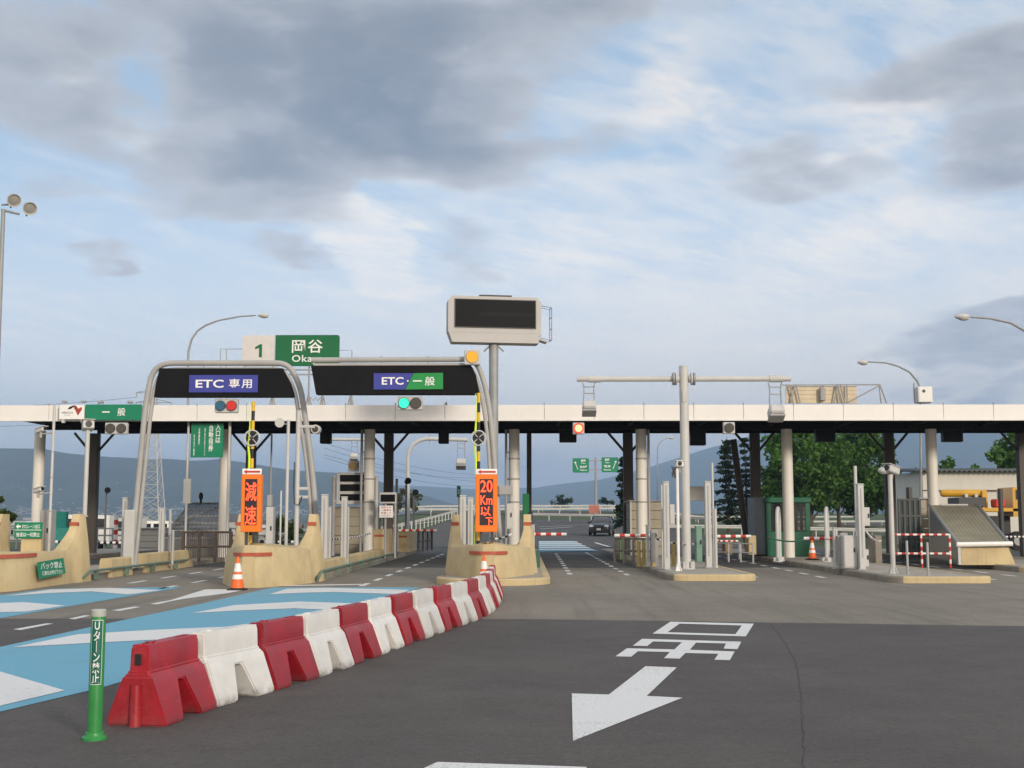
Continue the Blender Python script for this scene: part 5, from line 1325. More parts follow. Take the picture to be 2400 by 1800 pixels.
t = thing('direction_plate', 'small black and white plate beside the narrow green cabin', 'sign', (spx(1243, 1215, 37)[0], 37, spx(1243, 1230, 37)[1]))
mb = MB(); mb.box((0, .02, .19), (.13, .03, .38), None, .004); mb.build('panel', M_BLACK, t); lettering('左', 0, .27, .08, .11, -.001, M_SIGNW, t); lettering('右', 0, .12, .08, .11, -.001, M_SIGNW, t)
post(1247, 1253, 1232, 35.5, 'short pale post right of the middle yellow buffer', dep=.2)
cab(1252, 1266, 1290, 1340, 36, 'low dark green block beside the middle buffer at the lane edge', m=mat('dirty_green', (.05, .12, .10), .7, dirt=.4), name='kerb_block', cat='block', handle=False)
# ------------------------------------------------------------------ sloping shelters
M_POLY = glass('clouded_sheet', (.31, .285, .21), .92, .5)
M_POLYD = glass('grey_wired_sheet', (.20, .20, .19), .86, .5)
M_SGLASS = glass('dark_shelter_glass', (.035, .06, .06), .75)
def q3(px, py, Y): v = at(px, py, Y); return v
Ya, Yb = 38.5, 45.0                 # low front edge, high back edge of the right shelter
A_, B_, C_, D_ = q3(2245, 1274, Ya), q3(2364, 1272, Ya), q3(2292, 1184, Yb), q3(2178, 1184, Yb)
o0 = Vector((A_.x, Ya, 0)); t = thing('stair_shelter', 'long sloping translucent shelter over a stairway with yellow front wall at right', 'shelter', o0)
L = lambda v: Vector(v) - o0
mb = MB(); n = 26; rows = []
for i in range(n + 1):
    u = i / n; lo, hi = A_.lerp(B_, u), D_.lerp(C_, u); dz_ = .005 * (1 if i % 2 else -1); rows.append([L(lo.lerp(hi, k / 3)) + Vector((0, 0, dz_)) for k in range(4)])
mb.sheet(rows); mb.build('roof_sheet', M_POLY, t, sharp=10)
for a, b in ((A_, D_), (B_, C_)): mb = MB(); mb.ring([L(a), L(b)], .05, 8); mb.build('edge_rail', M_STEEL, t)
for k in range(1, 5): a, b = A_.lerp(D_, k / 5), B_.lerp(C_, k / 5); mb = MB(); mb.ring([L(a) - Vector((0, 0, .05)), L(b) - Vector((0, 0, .05))], .03, 6); mb.build('purlin', M_MGREY, t)
mb = MB(); mb.ring([L(A_) + Vector((-.05, -.02, -.03)), L(B_) + Vector((.1, -.02, -.03))], .075, 10); mb.build('front_beam', M_WPAINT, t)
mb = MB(); mb.b2(0, 0.08, 0, .08, .15, A_.z - .05); mb.build('front_post', M_LGREY, t)
a, b = q3(2268, 1325, Ya), q3(2376, 1325, Ya)
mb = MB(); mb.prism([(.12, .14), (b.x - o0.x + .1, .14), (b.x - o0.x - .1, A_.z - .12), (.12, A_.z - .12)], .1, .5); mb.build('front_wall', M_KYEL, t)
mb = MB(); mb.add([(0, 0, .16), (0, 0, A_.z - .1), (D_.x - o0.x, Yb - Ya, D_.z - .06), (D_.x - o0.x, Yb - Ya, .16)], [(0, 1, 2, 3)]); sw = mb.build('side_sheet', M_POLYD, t)
mb = MB(); mb.add([(D_.x - o0.x, Yb - Ya, .16), (D_.x - o0.x, Yb - Ya, D_.z), (C_.x - o0.x, Yb - Ya, C_.z), (C_.x - o0.x, Yb - Ya, .16)], [(0, 1, 2, 3)]); mb.build('rear_wall', M_BEIGE, t)
mb = MB(); mb.ring([L(q3(2205, 1184, Yb)), L(q3(2268, 1184, Yb))], .05, 6); mb.build('back_beam', M_LGREY, t)
# dark glass screen beside it
Y = 43; a, b = spx(2106, 1169, Y), spx(2155, 1169, Y); w = b[0] - a[0]; h = a[1] - .15
t = thing('glass_screen', 'dark glazed screen with black frame left of the sloping shelter', 'screen', ((a[0] + b[0]) / 2, Y, .15))
mb = MB(); mb.box((0, 0, h / 2), (w - .05, .02, h - .05)); mb.build('pane', M_SGLASS, t)
for i in range(5): mb = MB(); mb.b2(-w / 2 + w * i / 4 - .035, -w / 2 + w * i / 4 + .035, -.05, .05, 0, h); mb.build('mullion', M_DGREY, t)
for z in (.03, h * .3, h * .72, h - .03): mb = MB(); mb.b2(-w / 2, w / 2, -.055, -.012, z - .03, z + .03); mb.build('rail', M_DGREY, t)
siding_box(2156, 2185, 1170, 46, 'beige panel wall between the dark glass screen and the sloping shelter', .6, M_BEIGE)
cab(2130, 2138, 1142, 1170, 43, 'dark small box on top of the glass screen', m=M_DGREY, handle=False)
pole(2344, 1146, 44, .085, 'square dark post right of the sloping shelter', m=M_DGREY)
# left shelter, seen dim behind the left lane
Ya, Yb = 47, 54
A_, B_, C_, D_ = q3(398, 1232, Ya), q3(533, 1262, Ya), q3(531, 1180, Yb), q3(445, 1180, Yb)
A_ = q3(378, 1262, Ya); o0 = Vector((A_.x, Ya, 0)); t = thing('stair_shelter', 'dim grey sloping stair shelter behind the brown railing at left', 'shelter', o0)
mb = MB(); rows = []
for i in range(n + 1):
    u = i / n; lo, hi = A_.lerp(B_, u), D_.lerp(C_, u); dz_ = .02 * (1 if i % 2 else -1); rows.append([L(lo.lerp(hi, k / 3)) + Vector((0, 0, dz_)) for k in range(4)])
mb.sheet(rows); mb.build('roof_sheet', M_POLYD, t, sharp=10)
for a, b in ((A_, D_), (B_, C_), (D_, C_), (A_.lerp(D_, .35), C_), (A_, B_)): mb = MB(); mb.ring([L(a), L(b)], .045, 8); mb.build('edge_rail', M_MGREY, t)
for k in range(1, 5): a, b = A_.lerp(D_, k / 5), B_.lerp(C_, k / 5); mb = MB(); mb.ring([L(a), L(b)], .025, 6); mb.build('purlin', M_LGREY, t)
mb = MB(); mb.add([(0, 0, .16), L(A_), L(B_), (B_.x - o0.x, 0, .16)], [(0, 1, 2, 3)]); mb.build('front_wall', M_POLYD, t)
mb = MB(); mb.add([(B_.x - o0.x, 0, .16), L(B_), L(C_), (C_.x - o0.x, Yb - Ya, .16)], [(0, 1, 2, 3)]); mb.build('side_sheet', M_POLYD, t)
mb = MB(); mb.sphere((spx(471, 1165, Yb)[0] - o0.x, Yb - Ya, spx(471, 1163, Yb)[1]), 1, 12, (.1, .1, .18)); mb.cyl((spx(471, 1165, Yb)[0] - o0.x, Yb - Ya, C_.z), (spx(471, 1165, Yb)[0] - o0.x, Yb - Ya, C_.z + .35), .05, n=8); mb.build('beacon', M_BLACK, t)
# brown railing
def fence_(pa, pb, Ya, Yb, h, label, m, nposts=5, bars=True, name='railing', z0=.16, r=.035, nb=26, stripes=None, mid=(.5,)):
    a = Vector((spx(pa, 1300, Ya)[0], Ya, z0)); b = Vector((spx(pb, 1300, Yb)[0], Yb, z0)); d = b - a
    t = thing(name, label, 'railing', a)
    for i in range(nposts):
        q_ = d * (i / (nposts - 1)); mb = MB()
        if stripes:
            for k in range(8): mb.m = k % 2; mb.cyl(q_ + Vector((0, 0, h * k / 8)), q_ + Vector((0, 0, h * (k + .99) / 8)), r, n=8)
        else: mb.box(q_ + Vector((0, 0, h / 2)), (r * 2.4, r * 2.4, h))
        mb.build('post', stripes or m, t)
    for z in [h - .02] + [h * q_ for q_ in mid]:
        mb = MB()
        if stripes:
            for k in range(14): mb.m = k % 2; mb.cyl(d * (k / 14) + Vector((0, 0, z)), d * ((k + .99) / 14) + Vector((0, 0, z)), r, n=8)
        else: mb.ring([Vector((0, 0, z)), d + Vector((0, 0, z))], r, 8)
        mb.build('rail', stripes or m, t)
    if bars:
        mb = MB()
        for i in range(1, nb): q_ = d * (i / nb); mb.cyl(q_ + Vector((0, 0, .1)), q_ + Vector((0, 0, h - .03)), .011, n=6)
        mb.build('bars', m, t)
    return t
fence_(428, 541, 40.5, 41.0, .98, 'dark brown railing in front of the left sloping shelter', M_RUST, 4, True)
fence_(2094, 2227, 37.5, 37.3, 1.0, 'red and white pipe barricade on the island at right', M_RED, 3, False, 'pipe_barricade', .1, .032, stripes=[M_RED, M_WPAINT], mid=(.42,))
fence_(1441, 1530, 39.5, 38.0, .8, 'low rusty steel bar fence left of the antenna gantry', mat('weathered_bars', (.16, .145, .12), .7, dirt=.4), 5, True, nb=16)
fence_(1680, 1765, 41, 40, .62, 'low grey bar fence between the antenna gantry and the booth', M_MGREY, 4, False, r=.02)
fence_(980, 1012, 54, 57, .9, 'small dark fence beside lane two gate', M_DGREY, 4, True, nb=10)
for px, m_, lab in ((1497, M_YEL, 'yellow reflector post below the left barrier arm'), (1508, M_YEL, 'second yellow reflector post below the left barrier arm'), (1530, M_YEL, 'yellow post beside the arm motor box'), (1578, M_YEL, 'yellow post behind the white camera pole')):
    pole(px, 1268, 37.0, .06, lab, m=mat('dull_yellow', (.42, .33, .12), .6, dirt=.3), name='guard_post', cat='post')
cab(1452, 1463, 1262, 1312, 42, 'green and yellow guard block at the far lane edge', m=mat('dull_green', (.10, .16, .07), .7), name='guard_block', cat='block', handle=False)
cab(1700, 1716, 1265, 1300, 46, 'orange brown concrete block beside lane four', m=mat('stained_concrete', (.28, .2, .12), .8, dirt=.4), name='guard_block', cat='block', handle=False, d=.8)
cab(1755, 1772, 1255, 1300, 46, 'tan concrete guard block left of the blue grey cabin', m=M_KYEL, name='guard_block', cat='block', handle=False, d=.8)
cab(2052, 2066, 1255, 1320, 40, 'tan concrete block left of the tall camera pole', m=M_KCON, name='guard_block', cat='block', handle=False, d=.8)
# ------------------------------------------------------------------ small green signs at far left
x, z = spx(66, 1262, 30.4); t = thing('guide_sign', 'small green guide sign with white arrow on a yellow stand above the leftmost buffer', 'sign', (x, 30.4, z))
a, b = spx(33, 1262, 30.4), spx(100, 1224, 30.4); w, h = b[0] - a[0], b[1] - a[1]
mb = MB(); mb.box((0, 0, h / 2), (w, .04, h), None, .006); pn = mb.build('panel', M_GSIGN, t)
mb = MB(); mb.box((0, -.022, h * .52), (w * .94, .003, .014)); mb.build('divider', M_SIGNW, pn)
lettering('ETCレーン出口', w * .1, h * .74, w * .62, h * .26, -.024, M_SIGNW, pn); lettering('後退は一切禁止', 0, h * .24, w * .85, h * .27, -.024, M_SIGNW, pn)
mb = MB(); zc_ = h * .74; mb.prism([(-w * .44, zc_), (-w * .36, zc_ + .06), (-w * .36, zc_ + .022), (-w * .27, zc_ + .022), (-w * .27, zc_ - .022), (-w * .36, zc_ - .022), (-w * .36, zc_ - .06)], -.026, -.0215); mb.build('arrow', M_SIGNW, pn)
mb = MB(); mb.box((.05, .12, -.12), (.5, .16, .9), None, .02); mb.build('stand', M_KYEL, t)
x, z = spx(97, 1325, 28.3); t = thing('guide_sign', 'tilted small green sign with white text fixed on the side of the leftmost buffer', 'sign', (-10.825, 28.6, z), R(78))
w, h = 1.55, .37
t.location = (-10.80, 28.45, .42); t.rotation_euler = (R(0), 0, R(90))
mb = MB(); mb.box((0, 0, 0), (w, .02, h), (R(-10), R(-2), 0)); pn = mb.build('panel', M_GSIGN, t)
for body, zc_, hh, ww in (('バック禁止', .065, .15, 1.32), ('係員をお呼び下さい', -.095, .10, 1.25)):
    o_ = lettering(body, 0, zc_, ww, hh, -.014, M_SIGNW, pn)
    for v in o_.data.vertices: v.co.y -= .0; v.co.y += v.co.z * .176
# ------------------------------------------------------------------ roof equipment
Y = 47.0; t = thing('road_sign', 'cream back of a large sign with steel frame on the canopy roof at right', 'sign', (spx(1920, 940, Y)[0], Y, fz1 + .05)); ox, oz = t.location.x, t.location.z
mb = MB()
for k in range(4): rb(mb, 1842, 2008, 905 + k * 10.2, 914.8 + k * 10.2, 0, .06, .005)
mb.build('panel', mat('aged_cream_sheet', (.62, .52, .36), .5, var=.08, scale=2, streak=.3, dirtcol=(.3, .22, .12)), t)
g3 = lambda px, py: Vector((spx(px, py, Y)[0] - ox, -.12, spx(px, py, Y)[1] - oz))
for pts in ([(1832, 903), (2058, 902)], [(2058, 902), (2063, 946)], [(2060, 902), (2076, 946)], [(1985, 944), (2058, 905)], [(1850, 903), (1858, 946)], [(1864, 903), (1874, 946)], [(1862, 903), (1852, 946)], [(1960, 903), (1953, 946)], [(1968, 903), (1978, 946)], [(1983, 905), (1984, 946)], [(1962, 903), (1968, 946)], [(1928, 903), (1923, 946)]):
    mb = MB(); mb.ring([g3(*q_) for q_ in pts], .028, 6); mb.build('frame_strut', M_MGREY, t)
mb = MB(); mb.box(g3(1926, 925), (.2, .16, .5), None, .02); mb.build('junction_box', M_MGREY, t)
t = cab(2153, 2185, 906, 943, 46.0, 'white equipment box on the canopy roof at the base of the curved lamp', m=M_WPAINT, d=.5, name='roof_box', cat='box', handle=False)
mb = MB(); mb.disc((-.06, 0, .42), .06, -.02, -.01, 14); mb.build('vent', M_DGREY, t)
mb = MB(); mb.cyl((-.35, .2, 0), (-.35, .2, .75), .03, n=8); mb.build('conduit', M_MGREY, t)
for px, py, lab in ((1046, 944, 'tiny dark fitting on the canopy roof left of the tall display pole'), (1446, 944, 'tiny pale dome on the canopy roof left of the antenna gantry')):
    x, z = spx(px, 950, 44); t = thing('roof_fitting', lab, 'fitting', (x, 44, fz1)); mb = MB(); mb._lathe([(.06, 0), (.06, .05), (.03, .12), (.02, .2 if px < 1400 else .13)], (0, 0, 0), 12); mb.build('body', M_DGREY if px < 1400 else M_LGREY, t); mb = MB(); mb._lathe([(.09, 0), (.09, .02)], (0, 0, 0), 12); mb.build('flange', M_MGREY, t)
# ------------------------------------------------------------------ trees
from mathutils.bvhtree import BVHTree
def leafmat(name, a, b, c):
    m = bpy.data.materials.new(name); m.use_nodes = True; nt = m.node_tree; S.nt = nt
    bs = nt.nodes['Principled BSDF']; t = nt.nodes.new('ShaderNodeTexCoord').outputs['Object']
    n1 = noise(t, .55, 4, .6); n2 = noise(t, 3.2, 3, .6)
    cc = mix(n1.step(.35, .65), a, b); cc = mix(n2.step(.5, .75) * .7, cc, c)
    nt.links.new(cc, bs.inputs['Base Color']); bs.inputs['Roughness'].default_value = .6; bs.inputs['Specular IOR Level'].default_value = .25
    tr = nt.nodes.new('ShaderNodeBsdfTranslucent'); nt.links.new(cc, tr.inputs[0]); mx = nt.nodes.new('ShaderNodeMixShader'); mx.inputs[0].default_value = .25
    nt.links.new(bs.outputs[0], mx.inputs[1]); nt.links.new(tr.outputs[0], mx.inputs[2]); nt.links.new(mx.outputs[0], nt.nodes['Material Output'].inputs['Surface'])
    return m
L_ZEL = leafmat('zelkova_leaves', (.042, .106, .014), (.075, .170, .026), (.12, .235, .044))
L_CON = leafmat('conifer_needles', (.010, .024, .012), (.018, .036, .016), (.028, .050, .020))
L_BSH = leafmat('bush_leaves', (.035, .060, .014), (.060, .090, .020), (.10, .12, .03))
M_BARK = mat('bark', (.085, .068, .050), .9, var=.3, scale=4, bump=.5, bscale=12)
def leafquad(mb, p, s, rnd):
    n = Vector((rnd.gauss(0, 1), rnd.gauss(0, 1), rnd.gauss(0, 1) + .5)).normalized(); u = n.orthogonal().normalized(); a = rnd.uniform(0, 6.28)
    v = n.cross(u); u, v = u * math.cos(a) + v * math.sin(a), v * math.cos(a) - u * math.sin(a)
    o = len(mb.v); mb.v += [tuple(p - u * s), tuple(p + v * s * .55 + u * .1 * s), tuple(p + u * s), tuple(p - v * s * .55)]
    mb.f.append([o, o + 1, o + 2, o + 3]); mb.mi.append(0)
def broadleaf(name, label, loc, h, w, crown0, seed, leaves=L_ZEL, n=5200, ls=.26, group=None, cat='tree', clumps=34, trunk=.2):
    rnd = random.Random(seed); t = thing(name, label, cat, loc, group=group)
    mb = MB(); ends = []
    top = h * .55
    mb.ring([(0, 0, -.2), (.02 * h * .2, 0, crown0 * .6), (rnd.uniform(-.2, .2), rnd.uniform(-.2, .2), top)], [trunk * 1.25, trunk, trunk * .5], 10)
    for i in range(9):
        a = i * 2.4 + rnd.uniform(-.4, .4); z0 = crown0 * .7 + (top - crown0 * .7) * rnd.random(); r = w * rnd.uniform(.45, .8); z1 = z0 + h * rnd.uniform(.15, .38)
        e = Vector((r * math.cos(a), r * math.sin(a), min(z1, h * .9))); mb.ring([(0, 0, z0), tuple(e * .5 + Vector((0, 0, z0 * .5 + .3))), tuple(e)], [trunk * .45, trunk * .3, trunk * .1], 6)
    mb.build('trunk', M_BARK, t)
    cl = []
    for i in range(clumps):
        while True:
            p = Vector((rnd.uniform(-1, 1), rnd.uniform(-1, 1), rnd.uniform(-1, 1)))
            if .35 < p.length < 1: break
        zc_ = (h + crown0) / 2; k = 1.0 - .25 * max(0, p.z)
        cl.append((Vector((p.x * w * .88 * k, p.y * w * .88 * k, zc_ + p.z * (h - crown0) / 2 * .9)), rnd.uniform(.16, .34) * w))
    lf = MB()
    for i in range(n):
        c, r = cl[rnd.randrange(len(cl))]
        d = Vector((rnd.gauss(0, 1), rnd.gauss(0, 1), rnd.gauss(0, .75))).normalized() * r * rnd.random() ** .45
        leafquad(lf, c + d, ls * rnd.uniform(.6, 1.3), rnd)
    lf.build('crown', leaves, t, smooth=False, fix=False); return t
def conifer(name, label, loc, h, w, seed, n=3200, ls=.2, z0=1.0, sparse=1.0):
    rnd = random.Random(seed); t = thing(name, label, 'tree', loc); mb = MB(); lf = MB()
    mb.ring([(0, 0, -.2), (.1, 0, h * .5), (0, 0, h)], [.16, .10, .02], 8)
    z = z0; tiers = []
    while z < h * .98:
        k = 1 - (z / h); r = w * (k ** .75) * rnd.uniform(.6, 1.15) + .1
        for b in range(5):
            a = rnd.uniform(0, 6.28); rr = r * rnd.uniform(.7, 1.1); e = Vector((rr * math.cos(a), rr * math.sin(a), z - .12 * rr)); mb.ring([(0, 0, z), tuple(e)], [.03, .01], 5); tiers.append((Vector((0, 0, z)), e))
        z += rnd.uniform(.28, .5) * (1.3 if sparse > 1 else 1)
    for i in range(n):
        a, b = tiers[rnd.randrange(len(tiers))]; q_ = rnd.random() ** .6; p = a.lerp(b, q_) + Vector((rnd.gauss(0, .13), rnd.gauss(0, .13), rnd.gauss(0, .07)))
        leafquad(lf, p, ls * rnd.uniform(.6, 1.2), rnd)
    mb.build('trunk', M_BARK, t); lf.build('crown', L_CON, t, smooth=False, fix=False); return t
def gl(px, Y): x = spx(px, 1200, Y)[0]; return (x, Y, H(x, Y) - .02)
TG = 'leafy trees beyond the canopy'
broadleaf('leafy_tree', 'big bright leafy tree right of the cream column by the green booth', gl(1900, 108), 10.9, 4.2, 1.3, 11, n=10500, ls=.22, group=TG, clumps=46)
broadleaf('leafy_tree', 'big leafy tree filling the gap left of the tall camera pole', gl(2030, 112), 11.0, 3.7, 1.3, 12, n=9500, ls=.22, group=TG, clumps=44)
broadleaf('leafy_tree', 'leafy tree behind the two big bright trees', gl(1965, 124), 10.6, 4.2, 1.8, 13, n=5200, group=TG)
broadleaf('leafy_tree', 'smaller leafy tree at the left edge of the big tree clump', gl(1835, 116), 8.6, 2.4, 1.6, 14, n=3400, group=TG)
broadleaf('leafy_tree', 'dark leafy tree behind the garage roof at the right edge', gl(2392, 100), 8.6, 3.2, 2.0, 15, n=5200, group=TG)
broadleaf('leafy_tree', 'low leafy tree left of the garage gable', gl(2110, 122), 7.2, 3.0, 1.6, 16, n=3400, group=TG)
for i, (px, Y, h, w) in enumerate([(2225, 110, 6.8, 1.9), (2290, 118, 6.9, 2.0), (2335, 122, 6.3, 2.0), (2160, 126, 6.8, 2.0)]):
    broadleaf('leafy_tree', ('round leafy treetop above the garage roof beside a cream column', 'second leafy treetop above the garage roof', 'third and dullest treetop above the garage roof', 'pale treetop just left of the right hand cream column')[i], gl(px, Y), h, w, 1.8, 20 + i, n=2600, group=TG)
conifer('conifer_tree', 'dark conifer with layered branches left of the slanting brace', gl(1707, 112), 8.6, 2.3, 31)
conifer('conifer_tree', 'thinner sparse conifer right of the dark layered one', gl(1748, 118), 8.9, 1.5, 32, n=1700, sparse=2)
conifer('conifer_tree', 'low dark conifer beside the foot of the slanting brace', gl(1795, 112), 4.4, 1.4, 33, n=1500)
conifer('conifer_tree', 'narrow conifer half hidden by the dark column at centre right', gl(1463, 96), 6.2, .9, 34, n=1300)
def bush(px, Y, h, w, label, seed, m=L_BSH, n=900, ls=.16, dz=0):
    x, y, z = gl(px, Y); return broadleaf('bush', label, (x, y, z + dz), h, w, .1, seed, m, n, ls, None, 'bush', 14, .05)
bush(950, 150, 3.0, 2.4, 'rounded brownish bush above the far guardrail left of the middle buffer', 41, leafmat('olive_leaves', (.060, .060, .022), (.085, .085, .03), (.12, .10, .04)), n=1500, dz=.6)
bush(1312, 235, 2.8, 2.2, 'small bush on the far road crest left of the direction signs', 42, L_CON)
bush(1325, 238, 3.2, 1.6, 'second small bush on the far road crest', 43)
bush(1424, 232, 2.6, 1.8, 'dark small bush below the right direction sign', 44, L_CON)
bush(1525, 150, 2.0, 1.5, 'dark bush behind the beige sided shelter', 45, L_CON)
bush(10, 33, 2.3, .55, 'leafy bush with yellowish tips at the left edge behind the leftmost buffer', 46, n=1500, ls=.07)
bush(655, 70, 1.6, 1.5, 'dark green bush behind the cabinet and poles left of the big gantry leg', 47, n=1200, ls=.12)
# ------------------------------------------------------------------ guardrails
M_RAIL = mat('guardrail_white', (.50, .50, .47), .5, var=.08, scale=2, dirt=.25, dirtcol=(.25, .22, .17))
def guardrail(pts, label, h=.85, beams=1):
    P = [Vector(p) for p in pts]; o = P[0].copy(); t = thing('guardrail', label, 'guardrail', o, group='guardrails along the far roads')
    for b in range(beams):
        mb = MB(); rows = []
        for p in P:
            q_ = p - o; z = h - b * .35; rows.append([q_ + Vector((0, -.06, z)), q_ + Vector((0, -.10, z - .07)), q_ + Vector((0, -.05, z - .14)), q_ + Vector((0, -.10, z - .21)), q_ + Vector((0, -.06, z - .28)), q_ + Vector((0, -.02, z - .28)), q_ + Vector((0, -.02, z)), q_ + Vector((0, -.06, z))])
        mb.sheet(rows); mb.build('beam', M_RAIL, t)
    for p in P: mb = MB(); q_ = p - o; mb.cyl(q_ - Vector((0, 0, .2)), q_ + Vector((0, 0, h - .02)), .06, n=8); mb.build('post', M_RAIL, t)
    return t
def onH(x, y): return (x, y, H(x, y))
guardrail([onH(-10.3 + .004 * i * i, 88 + 4 * i) for i in range(30)], 'white guardrail climbing along the left side of the far road', .95)
guardrail([onH(-30 + 3 * i, 199 + 26 * ss(0, 1, i / 30)) for i in range(31)], 'long white guardrail on the far side of the crossing ramp', 1.0)
guardrail([onH(-22 + 3 * i, 172 + 24 * ss(0, 1, i / 28)) for i in range(29)], 'long white guardrail on the near side of the crossing ramp', .95)
guardrail([onH(.5 + 2.4 * i, 148 - 1.5 * i) for i in range(7)], 'white guardrail below the direction signs behind the dark car', .9)
guardrail([onH(14 + 3 * i, 130 - .6 * i) for i in range(11)], 'white guardrail on the grass behind the antenna gantry', 1.05)
guardrail([onH(12 + 3 * i, 104 - .3 * i) for i in range(8)], 'lower guardrail on the grass left of the green booth', .8)
# ------------------------------------------------------------------ direction signs
Y = 150.0; x0 = spx(1397, 1200, Y)[0]; z0 = H(x0, Y)
t = thing('direction_sign', 'pair of small green direction signs with white arrows on one far post', 'sign', (x0, Y, z0))
zt_ = spx(1397, 1072, Y)[1] - z0
mb = MB(); mb.ring([(0, 0, 0), (0, 0, zt_)], [.17, .12], 12); mb.build('post', M_STEEL, t)
for py in (1080, 1101): mb = MB(); a, b = spx(1378, py, Y), spx(1412, py, Y); mb.b2(a[0] - x0, b[0] - x0, -.05, .05, a[1] - z0 - .07, a[1] - z0 + .07); mb.build('arm', M_STEEL, t)
for (pa, pb, ya, yb), rows_, s in (((1342, 1380, 1108, 1074), ('東京', 'Tokyo', '名古屋', 'Nagoya'), -1), ((1410, 1449, 1107, 1072), ('長野', 'Nagano', '松本', 'Matsumoto'), 1)):
    a, b = spx(pa, ya, Y), spx(pb, yb, Y); a = (a[0] - x0, a[1] - z0); b = (b[0] - x0, b[1] - z0); w, h = b[0] - a[0], b[1] - a[1]; cx, cz = (a[0] + b[0]) / 2, (a[1] + b[1]) / 2
    mb = MB(); mb.prism(rrect(a, b, .14), -.16, -.08); pn = mb.build('panel', M_GSIGN, t)
    for k, (tx, zf, hf, wf) in enumerate(zip(rows_, (.33, .14, -.10, -.33), (.17, .08, .17, .10), (.30, .28, .44, .44))):
        lettering(tx, cx - s * w * .16, cz + zf * h, wf * w, hf * h, -.165, M_SIGNW, pn, bold=.03)
    mb = MB(); u0, v0, u1, v1 = cx + s * w * .18, cz - h * .28, cx + s * w * .36, cz + h * .28; d = Vector((u1 - u0, v1 - v0)).normalized(); n_ = Vector((-d.y, d.x)); A = Vector((u0, v0)); B = Vector((u1, v1))
    pl = [A + n_ * .035, B - d * .2 + n_ * .035, B - d * .22 + n_ * .16, B, B - d * .22 - n_ * .16, B - d * .2 - n_ * .035, A - n_ * .035]; mb.prism([tuple(q_) for q_ in pl], -.168, -.161); mb.build('arrow', M_SIGNW, pn)
Y = 135; x, z = spx(1392, 1200, Y)[0], H(3, 135); t = thing('road_notice', 'small pale red roadside notice below the direction signs', 'sign', (x, Y, z)); mb = MB(); mb.cyl((0, 0, 0), (0, 0, 1.6), .05, n=8); mb.build('post', M_STEEL, t); mb = MB(); mb.box((0, -.07, 1.6), (1.1, .05, .9), None, .02); mb.build('panel', mat('faded_red', (.45, .16, .12), .6), t)
Y = 60; x, z = spx(1075, 1200, Y)[0], 0; t = thing('lane_marker', 'narrow green plate on a thin post left of the middle buffer', 'sign', (x, Y, z)); zt_ = spx(1075, 1139, Y)[1]; zb_ = spx(1075, 1165, Y)[1]; mb = MB(); mb.cyl((0, 0, 0), (0, 0, zt_), .04, n=8); mb.build('post', M_LGREY, t); mb = MB(); mb.box((0, -.06, (zt_ + zb_) / 2), (.18, .03, zt_ - zb_), None, .01); pn = mb.build('panel', M_GSIGN, t); lettering('2', 0, (zt_ + zb_) / 2, .1, .2, -.08, M_SIGNW, pn)
